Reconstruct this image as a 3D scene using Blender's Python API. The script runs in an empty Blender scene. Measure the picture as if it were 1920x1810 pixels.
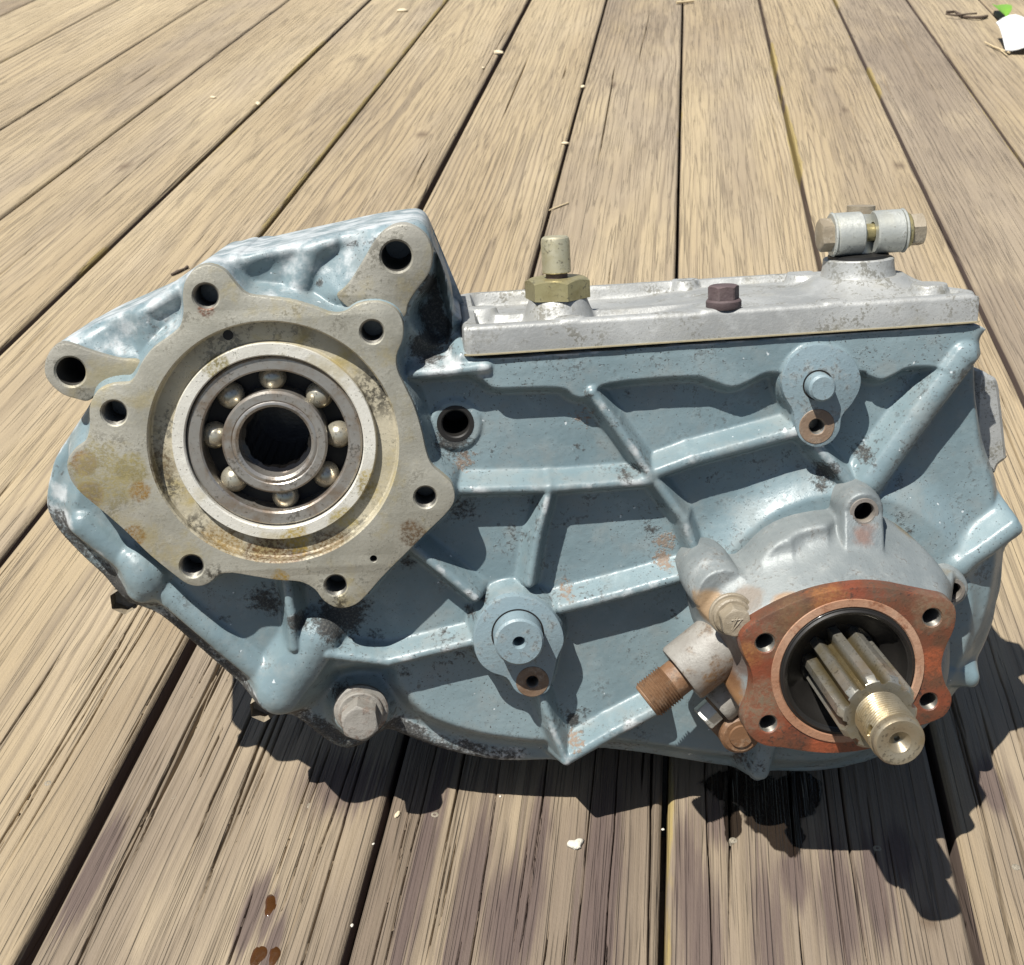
import bpy, bmesh, math, random
import numpy as np
from mathutils import Vector, Matrix
from mathutils.geometry import tessellate_polygon
rng = np.random.default_rng(7); random.seed(7)
SC = bpy.context.scene
COL = SC.collection

# ------------------------------------------------------------------ camera, sky, sun, exposure
F, CX, CY, CAMH = 2500.0, 960.0, 905.0, 0.5          # focal length in photo pixels, image centre, height above deck
PITCH = math.atan(1475 / F)
cam = bpy.data.cameras.new('camera'); camo = bpy.data.objects.new('camera', cam); COL.objects.link(camo)
camo.location = (0, 0, CAMH); camo.rotation_euler = (math.pi/2 - PITCH, 0, 0)
cam.sensor_fit = 'HORIZONTAL'; cam.sensor_width = 36; cam.lens = 36 * F / 1920
cam.clip_start = 0.02; cam.clip_end = 200
cam.dof.use_dof = True; cam.dof.focus_distance = 0.66; cam.dof.aperture_fstop = 46
SC.camera = camo

CAMX = np.array([1, 0, 0.]); CAMF = np.array([0, math.cos(PITCH), -math.sin(PITCH)]); CAMU = np.array([0, math.sin(PITCH), math.cos(PITCH)])
EYE = np.array([0, 0, CAMH])
# pose of the transfer case: N = front face normal, X = to the right along the face, U = up along the face (leans back 14.5 degrees)
_n = np.array([-160., 715., F]); _x = np.array([1, .04, 0]); _x[2] = -(_n[0] + _n[1] * .04) / F
N = -(_n[0]*CAMX + _n[1]*CAMU + _n[2]*CAMF); N /= np.linalg.norm(N)
X = _x[0]*CAMX + _x[1]*CAMU + _x[2]*CAMF; X /= np.linalg.norm(X)
U = np.cross(N, X)
def ray(px, py): return ((px - CX)/F)*CAMX + ((CY - py)/F)*CAMU + CAMF
_r = ray(1200, 1420); ORG = EYE + _r * ((.042 - CAMH) / _r[2])

SUN_LOCAL = np.array([-.34, .83, .47])               # towards the sun, in case axes
S = SUN_LOCAL[0]*X + SUN_LOCAL[1]*U + SUN_LOCAL[2]*N; S /= np.linalg.norm(S)
W = bpy.data.worlds.new('World'); SC.world = W; W.use_nodes = True
sky = W.node_tree.nodes.new('ShaderNodeTexSky'); sky.sky_type = 'NISHITA'; sky.sun_disc = False
sky.sun_elevation = math.asin(S[2]); sky.sun_rotation = math.atan2(S[0], S[1])
bg = W.node_tree.nodes['Background']; bg.inputs[1].default_value = 0.052
W.node_tree.links.new(sky.outputs[0], bg.inputs[0])
sl = bpy.data.lights.new('sun', 'SUN'); sl.energy = 5.0; sl.angle = math.radians(.5); sl.color = (1, .965, .9)
so = bpy.data.objects.new('sun', sl); COL.objects.link(so)
so.rotation_euler = Vector(-S).to_track_quat('-Z', 'Y').to_euler(); so.location = (0, 0, 3)
SC.view_settings.view_transform = 'Standard'; SC.view_settings.look = 'None'
SC.view_settings.gamma = 1; SC.view_settings.use_curve_mapping = False; SC.view_settings.exposure = 0.72
SC.render.engine = 'CYCLES'

# ------------------------------------------------------------------ pixels -> places
def L(px, py, h=0):                                   # photo pixel on the case's plane at height h (mm) -> case x, y (mm)
    r = ray(px, py); t = ((ORG - EYE) @ N + h/1000) / (r @ N); p = EYE + r*t - ORG
    return (p @ X * 1000, p @ U * 1000)
def LY(px, py, y, tilt=0):                            # photo pixel on the case's level plane y (mm) -> case x, h (mm)
    h = 0
    for _ in range(30):                               # small fixed-point search
        x, yy = L(px, py, h); x2, y2 = L(px, py, h - 10)
        d = (y + tilt*x - yy) / ((y2 - tilt*x2) - (yy - tilt*x)) * -10
        h += d
        if abs(d) < 1e-4: break
    return (L(px, py, h)[0], h)
def crop(x0, y0, s): return lambda pts: [(x0 + x/s, y0 + y/s) for x, y in pts]
c1 = crop(60, 370, 2.2857); c2 = crop(740, 370, 3.0167); c3 = crop(1300, 370, 2.919); c4 = crop(1150, 880, 2.4935)
c5 = crop(60, 950, 2.4); c6 = crop(640, 900, 2.743); ca = crop(80, 380, 4.7625); cb = crop(450, 380, 4.267); cc = crop(1600, 620, 2.585)
ci = lambda pts: pts
def LL(pts, h): return np.array([L(x, y, h) for x, y in pts])
AZ = math.atan2(.11397, .99348)                       # direction of the deck boards
DS = np.array([math.cos(AZ), -math.sin(AZ)]); DT = np.array([math.sin(AZ), math.cos(AZ)])
def GW(px, py, z=0.):
    r = ray(px, py); p = EYE + r*((z - CAMH)/r[2]); return p
def GD(px, py):
    p = GW(px, py)[:2]; return float(p @ DS), float(p @ DT)
def D2W(s, t): return DS*s + DT*t

# ------------------------------------------------------------------ node materials
class NT:
    def __init__(s, name):
        s.m = bpy.data.materials.new(name); s.m.use_nodes = True; s.t = s.m.node_tree; s.b = s.t.nodes['Principled BSDF']
        s._co = s.new('ShaderNodeTexCoord').outputs['Object']
    def new(s, ty): return s.t.nodes.new(ty)
    def put(s, sock, v):
        if isinstance(v, bpy.types.NodeSocket): s.t.links.new(v, sock)
        elif isinstance(v, (tuple, list)) and len(v) == 3 and sock.type == 'RGBA': sock.default_value = (*v, 1)
        else: sock.default_value = v
    def attr(s, n):
        a = s.new('ShaderNodeAttribute'); a.attribute_name = n; return a.outputs['Fac']
    def math(s, op, a, b=0., clamp=False):
        n = s.new('ShaderNodeMath'); n.operation = op; n.use_clamp = clamp; s.put(n.inputs[0], a); s.put(n.inputs[1], b); return n.outputs[0]
    def map(s, scale=(1, 1, 1), loc=(0, 0, 0), vec=None):
        n = s.new('ShaderNodeMapping'); s.put(n.inputs['Vector'], vec or s._co); n.inputs['Scale'].default_value = scale; n.inputs['Location'].default_value = loc; return n.outputs[0]
    def noise(s, scale, detail=4, rough=.55, vec=None, dist=0.):
        n = s.new('ShaderNodeTexNoise'); s.put(n.inputs['Vector'], vec or s._co); n.inputs['Scale'].default_value = scale
        n.inputs['Detail'].default_value = detail; n.inputs['Roughness'].default_value = rough; n.inputs['Distortion'].default_value = dist; return n.outputs['Fac']
    def ramp(s, f, lo, hi):
        n = s.new('ShaderNodeMapRange'); n.interpolation_type = 'SMOOTHSTEP'; s.put(n.inputs[0], f); n.inputs[1].default_value = lo; n.inputs[2].default_value = hi; return n.outputs[0]
    def mix(s, f, a, b):
        n = s.new('ShaderNodeMix'); n.data_type = 'RGBA'; s.put(n.inputs[0], f); s.put(n.inputs[6], a); s.put(n.inputs[7], b); return n.outputs[2]
    def mixf(s, f, a, b):
        n = s.new('ShaderNodeMix'); n.data_type = 'FLOAT'; s.put(n.inputs[0], f); s.put(n.inputs[2], a); s.put(n.inputs[3], b); return n.outputs[0]
    def spot(s, p, r0, r1):                           # 1 inside r0 of point p (metres, object space), 0 beyond r1
        n = s.new('ShaderNodeVectorMath'); n.operation = 'DISTANCE'; s.put(n.inputs[0], s._co); n.inputs[1].default_value = p
        q = s.new('ShaderNodeMapRange'); q.interpolation_type = 'SMOOTHSTEP'; s.put(q.inputs[0], n.outputs['Value'])
        q.inputs[1].default_value = r0; q.inputs[2].default_value = r1; q.inputs[3].default_value = 1; q.inputs[4].default_value = 0; return q.outputs[0]
    def bump(s, h, dist, strength=1., prev=None):
        n = s.new('ShaderNodeBump'); s.put(n.inputs['Height'], h); n.inputs['Distance'].default_value = dist; n.inputs['Strength'].default_value = strength
        if prev is not None: s.put(n.inputs['Normal'], prev)
        return n.outputs[0]
    def done(s, col, rough=.5, metal=0., normal=None, spec=.5, coat=0.):
        s.put(s.b.inputs['Base Color'], col); s.put(s.b.inputs['Roughness'], rough); s.put(s.b.inputs['Metallic'], metal)
        s.put(s.b.inputs['Specular IOR Level'], spec); s.put(s.b.inputs['Coat Weight'], coat); s.b.inputs['Coat Roughness'].default_value = .12
        if normal is not None: s.put(s.b.inputs['Normal'], normal)
        return s.m

def mat_casting():
    n = NT('blue_grey_painted_casting')
    big = n.noise(14, 5, .6); mid = n.noise(70, 5, .65); fine = n.noise(420, 4, .7); vf = n.noise(1100, 3, .6)
    paint = n.mix(n.ramp(big, .3, .7), (.122, .172, .190), (.180, .238, .256))
    paint = n.mix(n.math('MULTIPLY', n.ramp(mid, .5, .75), .35), paint, (.27, .325, .335))
    # dust film and pitted specks
    sp0 = n.math('ADD', n.math('MULTIPLY', fine, .6), n.math('MULTIPLY', mid, .4)); specks = n.ramp(sp0, .53, .60)
    specks = n.math('MULTIPLY', specks, n.ramp(n.noise(30, 4, .6), .44, .60))
    pits = n.math('MULTIPLY', n.ramp(n.noise(800, 2, .5), .66, .70), n.ramp(big, .35, .6))
    film = n.ramp(n.noise(42, 5, .7), .45, .68)
    paint = n.mix(n.math('MULTIPLY', film, .38), paint, (.20, .205, .19))
    col = n.mix(n.math('MULTIPLY', specks, .7), paint, (.06, .062, .06)); col = n.mix(n.math('MULTIPLY', pits, .85), col, (.035, .034, .032))
    chips = n.math('MULTIPLY', n.ramp(n.noise(240, 2, .5), .735, .765), .8)
    col = n.mix(chips, col, (.52, .55, .56))
    # scuffed bare alloy
    bare = n.attr('bare'); bf = n.ramp(n.math('ADD', bare, n.math('MULTIPLY', n.math('SUBTRACT', mid, .5), 1.5)), .34, .78)
    alu = n.mix(n.ramp(mid, .35, .65), (.29, .325, .335), (.43, .455, .46))
    col = n.mix(bf, col, alu)
    # rusty brown dust and black grime, which also carries the ear pocket's painted shade
    ru = n.attr('rust'); rf = n.ramp(n.math('ADD', ru, n.math('MULTIPLY', n.math('SUBTRACT', fine, .5), 1.7)), .5, .8)
    col = n.mix(n.math('MULTIPLY', rf, .85), col, n.mix(vf, (.10, .065, .045), (.28, .20, .14)))
    di = n.attr('dirt_shade'); df = n.ramp(n.math('ADD', di, n.math('MULTIPLY', n.math('SUBTRACT', n.math('ADD', n.math('MULTIPLY', fine, .6), n.math('MULTIPLY', mid, .4)), .5), 2.0)), .45, .8)
    col = n.mix(n.math('MULTIPLY', df, .93), col, n.mix(n.ramp(vf, .45, .7), (.022, .021, .02), (.085, .08, .07)))
    rough = n.mixf(n.math('MAXIMUM', df, rf), n.mixf(bf, n.mixf(film, .36, .6), .62), .85)
    h = n.math('ADD', n.math('ADD', n.math('MULTIPLY', fine, .5), n.math('MULTIPLY', mid, .8)), n.math('MULTIPLY', n.math('MAXIMUM', df, rf), n.math('MULTIPLY', vf, 1.2)))
    h = n.math('SUBTRACT', h, n.math('MULTIPLY', pits, 1.2)); return n.done(col, rough, n.math('MULTIPLY', bf, .15), n.bump(h, .0005, .5))

def mat_alloy(name, a=(.40, .40, .37), b=(.62, .62, .58), grime=.5, yellow=.0, spots=(), rust=(), metal=.3, pale=None):
    n = NT(name); big = n.noise(22, 5, .6); mid = n.noise(110, 5, .65); fine = n.noise(650, 4, .7)
    col = n.mix(n.ramp(big, .3, .7), a, b)
    col = n.mix(n.math('MULTIPLY', n.ramp(mid, .48, .72), .4), col, pale or tuple(min(.8, c*1.25) for c in b))
    g = n.ramp(n.math('ADD', n.math('MULTIPLY', mid, .55), n.math('MULTIPLY', fine, .45)), .585 - .1*grime, .67 - .1*grime)
    g = n.math('MULTIPLY', g, n.ramp(n.noise(34, 4, .6), .40, .60)); pit = n.ramp(n.noise(900, 2, .5), .66, .70); g = n.math('MAXIMUM', g, n.math('MULTIPLY', pit, n.ramp(big, .4, .6)))
    col = n.mix(n.math('MULTIPLY', g, .8), col, (.10, .095, .075))
    if yellow: col = n.mix(n.math('MULTIPLY', n.ramp(n.noise(38, 5, .65), .52, .68), yellow), col, (.34, .27, .10))
    for p, r0, r1 in spots:
        f = n.math('MULTIPLY', n.spot(p, r0, r1), n.ramp(n.noise(330, 4, .7), .42, .58)); col = n.mix(n.math('MULTIPLY', f, .9), col, (.045, .04, .03))
    for p, r0, r1, c in rust:
        f = n.ramp(n.math('ADD', n.spot(p, r0, r1), n.math('MULTIPLY', n.math('SUBTRACT', n.noise(170, 5, .7), .5), 1.6)), .45, .95); f = n.math('MULTIPLY', f, n.mixf(n.ramp(fine, .42, .58), .4, 1.0)); col = n.mix(n.math('MULTIPLY', f, .9), col, n.mix(n.ramp(mid, .4, .6), c, tuple(v*.6 for v in c)))
    h = n.math('ADD', n.math('MULTIPLY', mid, .7), n.math('MULTIPLY', fine, .6))
    return n.done(col, n.mixf(mid, .34, .62), n.mixf(g, metal, 0.), n.bump(h, .0004, .7))

def mat_steel(name, a=(.42, .41, .39), b=(.58, .57, .54), rough=(.18, .36), metal=.95, tint=None, tf=.0, turned=0, coat=0.):
    n = NT(name); mid = n.noise(90, 5, .65); fine = n.noise(700, 3, .6)
    col = n.mix(mid, a, b)
    if tint: col = n.mix(n.math('MULTIPLY', n.ramp(n.noise(60, 5, .65), .45, .68), tf), col, tint)
    col = n.mix(n.math('MULTIPLY', n.ramp(n.math('ADD', n.math('MULTIPLY', fine, .6), n.math('MULTIPLY', mid, .4)), .54, .63), .6), col, (.07, .06, .045))
    if turned: col = n.mix(n.math('MULTIPLY', n.attr('groove'), .8), col, n.mix(mid, (.10, .07, .02), (.24, .18, .07)))
    return n.done(col, n.mixf(mid, *rough), metal, n.bump(n.math('ADD', mid, fine), .00012, .6), coat=coat)

def mat_rusty(name, a, b, c, rough=(.45, .8), wet=0., dark=(.03, .02, .015), dk=.6, spots=()):
    n = NT(name); big = n.noise(30, 5, .65); mid = n.noise(130, 5, .7); fine = n.noise(600, 4, .7)
    col = n.mix(n.ramp(big, .35, .65), a, b); col = n.mix(n.ramp(mid, .5, .75), col, c)
    col = n.mix(n.math('MULTIPLY', n.ramp(n.math('ADD', n.math('MULTIPLY', mid, .5), n.math('MULTIPLY', fine, .5)), .52, .62), dk), col, dark)
    for p, r0, r1, cc_ in spots:
        f = n.ramp(n.math('ADD', n.spot(p, r0, r1), n.math('MULTIPLY', n.math('SUBTRACT', mid, .5), 1.9)), .4, 1.1); f = n.math('MULTIPLY', f, n.mixf(n.ramp(fine, .4, .6), .4, 1.)); col = n.mix(n.math('MULTIPLY', f, .8), col, cc_)
    return n.done(col, n.mixf(mid, *rough), 0., n.bump(n.math('ADD', mid, n.math('MULTIPLY', fine, .6)), .0005, .8), coat=wet)

def mat_flat(name, c, rough=.6, metal=0., coat=0., var=.25, scale=160, bump=.0002):
    n = NT(name); f = n.noise(scale, 5, .65)
    return n.done(n.mix(f, tuple(x*(1-var) for x in c), tuple(min(1, x*(1+var)) for x in c)), rough, metal, n.bump(f, bump, .7), coat=coat)

def mat_wood():
    n = NT('weathered_deck_board')
    oi = n.new('ShaderNodeObjectInfo').outputs['Random']
    g = n.attr('grain'); st = n.attr('stain_gap_shade'); oil = n.attr('oil'); pol = n.attr('pollen'); kn = n.attr('knot'); tone = n.attr('tone'); gry = n.attr('grey')
    v = n.new('ShaderNodeVectorMath'); v.operation = 'ADD'; n.put(v.inputs[0], n._co)
    cmb = n.new('ShaderNodeCombineXYZ'); n.put(cmb.inputs[0], n.math('MULTIPLY', oi, 31.)); n.put(cmb.inputs[1], n.math('MULTIPLY', oi, 17.)); n.put(v.inputs[1], cmb.outputs[0])
    vec = v.outputs[0]
    fib = n.noise(1, 4, .7, n.map((420, 2.4, 60), vec=vec)); fib2 = n.noise(1, 3, .65, n.map((1300, 7, 60), vec=vec))
    blot = n.noise(1, 4, .6, n.map((15, 3.6, 20), vec=vec)); cell = n.noise(1, 3, .6, n.map((900, 260, 60), vec=vec))
    light = n.mix(tone, (.225, .165, .098), (.415, .335, .21))
    gr = n.mix(tone, (.112, .083, .060), (.28, .228, .165))
    col = n.mix(n.ramp(n.math('ADD', gry, n.math('MULTIPLY', n.math('SUBTRACT', blot, .5), .9)), .25, .85), light, gr)
    col = n.mix(n.math('MULTIPLY', n.ramp(blot, .5, .72), .4), col, (.44, .355, .23))
    col = n.mix(n.math('MULTIPLY', g, .7), col, n.mix(tone, (.105, .080, .056), (.185, .145, .098)))
    col = n.mix(n.math('MULTIPLY', n.ramp(fib, .46, .66), .2), col, (.17, .14, .105))
    col = n.mix(n.math('MULTIPLY', n.ramp(fib2, .54, .7), .22), col, (.12, .10, .08))
    col = n.mix(n.math('MULTIPLY', n.ramp(cell, .62, .75), .25), col, (.10, .085, .07))
    def checks(sx, sy, wdt, f):
        q = n.noise(1, 2, .5, n.map((sx, sy, 40), vec=vec)); return n.math('MULTIPLY', n.math('SUBTRACT', 1., n.ramp(n.math('ABSOLUTE', n.math('SUBTRACT', q, .5)), .0, wdt)), f)
    brk = n.ramp(n.noise(1, 3, .6, n.map((60, 6, 40), vec=vec)), .42, .56)
    ck = n.math('MAXIMUM', n.math('MULTIPLY', checks(110, 1.6, .022, 1.), brk), n.math('MULTIPLY', checks(240, 3.0, .03, .8), n.math('SUBTRACT', 1., brk)))
    col = n.mix(n.math('MULTIPLY', ck, .38), col, (.045, .034, .026))
    col = n.mix(n.math('MULTIPLY', kn, .8), col, (.10, .07, .045))
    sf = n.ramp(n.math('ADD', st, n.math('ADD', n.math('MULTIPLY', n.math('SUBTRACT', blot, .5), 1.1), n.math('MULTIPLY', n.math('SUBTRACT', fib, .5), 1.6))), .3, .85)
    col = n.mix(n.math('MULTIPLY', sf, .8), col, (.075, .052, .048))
    pf = n.ramp(n.math('ADD', pol, n.math('MULTIPLY', n.math('SUBTRACT', n.noise(1, 4, .6, n.map((160, 16, 60), vec=vec)), .5), 1.3)), .5, .8)
    col = n.mix(n.math('MULTIPLY', pf, .6), col, (.30, .225, .06))
    of = n.ramp(n.math('ADD', oil, n.math('MULTIPLY', n.math('SUBTRACT', n.noise(1, 4, .6, n.map((110, 60, 60), vec=vec)), .5), .8)), .45, .58)
    col = n.mix(n.math('MULTIPLY', of, .95), col, (.012, .008, .006))
    hh = n.math('ADD', n.math('MULTIPLY', fib, .7), n.math('ADD', n.math('MULTIPLY', fib2, .5), n.math('MULTIPLY', cell, .3))); hh = n.math('SUBTRACT', hh, n.math('MULTIPLY', ck, .9))
    return n.done(col, n.mixf(of, n.mixf(fib, .62, .85), .16), 0., n.bump(hh, .0011, .85), spec=.35)

# ------------------------------------------------------------------ mesh helpers (case parts are drawn in mm)
def link(name, me, mat, parent=None, angle=35):
    o = bpy.data.objects.new(name, me); COL.objects.link(o)
    for m in (mat if isinstance(mat, (list, tuple)) else [mat]): me.materials.append(m)
    for p in me.polygons: p.use_smooth = True
    me.set_sharp_from_angle(angle=math.radians(angle))
    o.parent = parent; return o
def mesh(name, V, Fc, mat, parent=None, angle=35, fix=True, mi=None, mm=True):
    V = np.asarray(V, float)
    me = bpy.data.meshes.new(name); me.from_pydata((V/1000 if mm else V).tolist(), [], [list(map(int, f)) for f in Fc])
    if mi is not None:
        for p, i in zip(me.polygons, mi): p.material_index = i
    if fix:
        bm = bmesh.new(); bm.from_mesh(me); bmesh.ops.recalc_face_normals(bm, faces=bm.faces); bm.to_mesh(me); bm.free()
    me.update(); return link(name, me, mat, parent, angle)
def frame(o, z, x=None):
    z = np.array(z, float); z /= np.linalg.norm(z)
    x = np.array(x if x is not None else ((1, 0, 0) if abs(z[0]) < .8 else (0, 1, 0)), float); x -= z*(x @ z); x /= np.linalg.norm(x)
    return np.array(o, float), x, np.cross(z, x), z
def tf(V, fr):
    o, x, y, z = fr; V = np.asarray(V, float); return o + V[:, :1]*x + V[:, 1:2]*y + V[:, 2:3]*z
def lathe_vf(prof, seg=48, base=0):
    V, Fc = [], []; n = len(prof)
    for i in range(seg):
        a = 2*math.pi*i/seg; V += [(r*math.cos(a), r*math.sin(a), z) for r, z in prof]
    for i in range(seg):
        j = (i+1) % seg
        for k in range(n-1):
            a, b, c, d = i*n+k, j*n+k, j*n+k+1, i*n+k+1
            if prof[k][0] < 1e-6: Fc.append((b+0, c, d)) if False else Fc.append((a, c, d))
            elif prof[k+1][0] < 1e-6: Fc.append((a, b, d))
            else: Fc.append((a, b, c, d))
    return V, Fc
def lathe(name, prof, fr, mat, parent, seg=48, angle=35):
    V, Fc = lathe_vf(prof, seg); V = tf(V, fr)
    o = mesh(name, V, Fc, mat, parent, angle, fix=False)
    bm = bmesh.new(); bm.from_mesh(o.data); bmesh.ops.remove_doubles(bm, verts=bm.verts, dist=1e-7); bmesh.ops.recalc_face_normals(bm, faces=bm.faces); bm.to_mesh(o.data); bm.free()
    o.data.set_sharp_from_angle(angle=math.radians(angle)); return o
def hexhead(name, af, h, fr, mat, parent, dome=.0, rot=0., cup=0.):
    R = af/math.sqrt(3); seg = 48; V, Fc = [], []
    def rr(a):
        b = (a - rot) % (math.pi/3) - math.pi/6; return (af/2)/math.cos(b)
    rows = [('h', -0.0), ('h', h*.78), ('c', h*.93), ('t', h)]
    for kind, z in rows:
        for i in range(seg):
            a = 2*math.pi*i/seg; r = rr(a)
            if kind == 'h': zz = z if z <= 0 else h - .6*max(0, (r - af/2*.97))*1.0 - .02*h
            elif kind == 'c': r = min(r, af/2*.96); zz = h - .12
            else: r = af/2*.90; zz = h
            V.append((r*math.cos(a), r*math.sin(a), zz))
    nrow = len(rows)
    for k in range(nrow-1):
        for i in range(seg):
            j = (i+1) % seg; Fc.append((k*seg+i, k*seg+j, (k+1)*seg+j, (k+1)*seg+i))
    V.append((0, 0, h - cup)); c = len(V)-1
    for i in range(seg): Fc.append(((nrow-1)*seg+i, (nrow-1)*seg+(i+1) % seg, c))
    return mesh(name, tf(V, fr), Fc, mat, parent, 25)
def catmull(P, sub=5):
    P = np.asarray(P, float); n = len(P); out = []
    for i in range(n):
        p0, p1, p2, p3 = P[i-1], P[i], P[(i+1) % n], P[(i+2) % n]
        for k in range(sub):
            t = k/sub; out.append(.5*((2*p1) + (p2-p0)*t + (2*p0-5*p1+4*p2-p3)*t*t + (3*p1-p0-3*p2+p3)*t**3))
    return np.array(out)
def area(P): return .5*np.sum(P[:, 0]*np.roll(P[:, 1], -1) - np.roll(P[:, 0], -1)*P[:, 1])
def ccw(P): return P if area(P) > 0 else P[::-1].copy()
def offset(P, d):                                     # P counter-clockwise, positive d grows it
    e = np.roll(P, -1, 0) - P; nrm = np.stack([e[:, 1], -e[:, 0]], 1); nrm /= np.linalg.norm(nrm, axis=1)[:, None] + 1e-9
    v = nrm + np.roll(nrm, 1, 0); v /= np.linalg.norm(v, axis=1)[:, None] + 1e-9
    return P + v*d
def circ(c, r, n=36): return np.array([(c[0]+r*math.cos(2*math.pi*i/n), c[1]+r*math.sin(2*math.pi*i/n)) for i in range(n)])
def plate(name, P, top, bot, holes, mat, parent, bevel=.8, draft=.06, hmat=None, angle=30):
    """flat machined pad: outline P (mm), holes (x, y, r, depth, thread)"""
    P = ccw(np.asarray(P)); V, Fc, mi = [], [], []; n = len(P)
    rings = [(offset(P, -bevel), top), (offset(P, -bevel*.3), top - bevel*.3), (P, top - bevel), (offset(P, draft*(top-bot)), bot)]
    for R, z in rings: V += [(x, y, z) for x, y in R]
    for k in range(len(rings)-1):
        for i in range(n):
            j = (i+1) % n; Fc.append((k*n+i, (k+1)*n+i, (k+1)*n+j, k*n+j)); mi.append(0)
    loops = [[Vector((x, y, 0)) for x, y in rings[0][0]]]; idx = list(range(n))
    for hx, hy, r, dep, thr in holes:
        m = 40; prof = [(r*1.14, 0), (r, -r*.16)]
        z = -r*.16
        if thr:
            while -z < dep: prof += [(r*.91, z - .55), (r, z - 1.1)]; z -= 1.1
        prof += [(r*.9, -dep), (0.02, -dep)]
        b = len(V)
        for rr, zz in prof: V += [(hx + rr*math.cos(2*math.pi*i/m), hy + rr*math.sin(2*math.pi*i/m), top + zz) for i in range(m)]
        for k in range(len(prof)-1):
            for i in range(m):
                j = (i+1) % m; Fc.append((b+k*m+i, b+k*m+j, b+(k+1)*m+j, b+(k+1)*m+i)); mi.append(0 if k == 0 else 1)
        loops.append([Vector((V[b+i][0], V[b+i][1], 0)) for i in range(m)][::-1]); idx += [b+i for i in range(m)][::-1]
    for t in tessellate_polygon(loops):
        Fc.append(tuple(idx[q] for q in t)); mi.append(0)
    o = mesh(name, V, Fc, [mat, hmat or mat], parent, angle, fix=False, mi=mi)
    me = o.data; bm = bmesh.new(); bm.from_mesh(me)
    for f in bm.faces:
        f.normal_update()
    flat = [f for f in bm.faces if abs(f.normal.z) > .99 and f.normal.z < 0 and f.material_index == 0 and len(f.verts) == 3]
    bmesh.ops.reverse_faces(bm, faces=flat); bm.to_mesh(me); bm.free(); me.set_sharp_from_angle(angle=math.radians(angle)); return o
def resample(P, c, n):                                # star-shaped outline -> radii at n angles
    P = np.asarray(P) - c; a = np.arctan2(P[:, 1], P[:, 0]); r = np.hypot(P[:, 0], P[:, 1]); o = np.argsort(a); a, r = a[o], r[o]
    t = np.linspace(-math.pi, math.pi, n, endpoint=False); return t, np.interp(t, np.r_[a[-1]-2*math.pi, a, a[0]+2*math.pi], np.r_[r[-1], r, r[0]])
def tube_vf(pts, rad, seg=10):
    pts = np.asarray(pts, float); V, Fc = [], []; n = len(pts)
    for i, p in enumerate(pts):
        d = pts[min(i+1, n-1)] - pts[max(i-1, 0)]; fr = frame(p, d, (.3, .2, .9)); r = rad[i] if hasattr(rad, '__len__') else rad
        V += list(tf([(r*math.cos(2*math.pi*k/seg), r*math.sin(2*math.pi*k/seg), 0) for k in range(seg)], fr))
    for i in range(n-1):
        for k in range(seg): Fc.append((i*seg+k, i*seg+(k+1) % seg, (i+1)*seg+(k+1) % seg, (i+1)*seg+k))
    Fc.append(list(range(seg))[::-1]); Fc.append([(n-1)*seg+k for k in range(seg)]); return V, Fc
def empty(name, loc=(0, 0, 0), parent=None):
    o = bpy.data.objects.new(name, None); COL.objects.link(o); o.location = loc; o.parent = parent; o.empty_display_size = .02; return o
def tag(o, label, cat, group=None, kind=None):
    o['label'] = label; o['category'] = cat
    if group: o['group'] = group
    if kind: o['kind'] = kind
    return o

# numpy value noise
def vnoise(x, y, seed=0):
    xi = np.floor(x).astype(np.int64); yi = np.floor(y).astype(np.int64); fx = x - xi; fy = y - yi
    fx = fx*fx*(3-2*fx); fy = fy*fy*(3-2*fy)
    def hsh(a, b):
        h = (a*374761393 + b*668265263 + seed*974711) & 0xffffffff; h = ((h ^ (h >> 13))*1274126177) & 0xffffffff; return ((h ^ (h >> 16)) & 0xffff)/65535.
    return (hsh(xi, yi)*(1-fx) + hsh(xi+1, yi)*fx)*(1-fy) + (hsh(xi, yi+1)*(1-fx) + hsh(xi+1, yi+1)*fx)*fy
def fbm(x, y, seed=0, o=4):
    s = 0; a = .5
    for k in range(o): s = s + a*vnoise(x*2**k, y*2**k, seed+k); a *= .5
    return s/(1-.5**o)
def sstep(x, a, b):
    t = np.clip((x-a)/(b-a), 0, 1); return t*t*(3-2*t)
def smax(a, b, k):
    h = np.clip(.5 + .5*(a-b)/k, 0, 1); return b*(1-h) + a*h + k*h*(1-h)
def smin(a, b, k): return -smax(-a, -b, k)
def poly_sdf(P, gx, gy):
    P = np.asarray(P); d2 = np.full(gx.shape, 1e9); ins = np.zeros(gx.shape, bool); Q = np.roll(P, -1, 0)
    for (ax, ay), (bx, by) in zip(P, Q):
        ex, ey = bx-ax, by-ay; wx, wy = gx-ax, gy-ay
        t = np.clip((wx*ex + wy*ey)/(ex*ex + ey*ey + 1e-12), 0, 1); d2 = np.minimum(d2, (wx-ex*t)**2 + (wy-ey*t)**2)
        if ay != by: ins ^= ((ay > gy) != (by > gy)) & (gx < ex*(gy-ay)/ey + ax)
    return np.where(ins, -1, 1)*np.sqrt(d2)
def seg_sdf(a, b, gx, gy):
    ex, ey = b[0]-a[0], b[1]-a[1]; wx, wy = gx-a[0], gy-a[1]; t = np.clip((wx*ex + wy*ey)/(ex*ex+ey*ey+1e-9), 0, 1)
    return np.hypot(wx-ex*t, wy-ey*t), t
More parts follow.
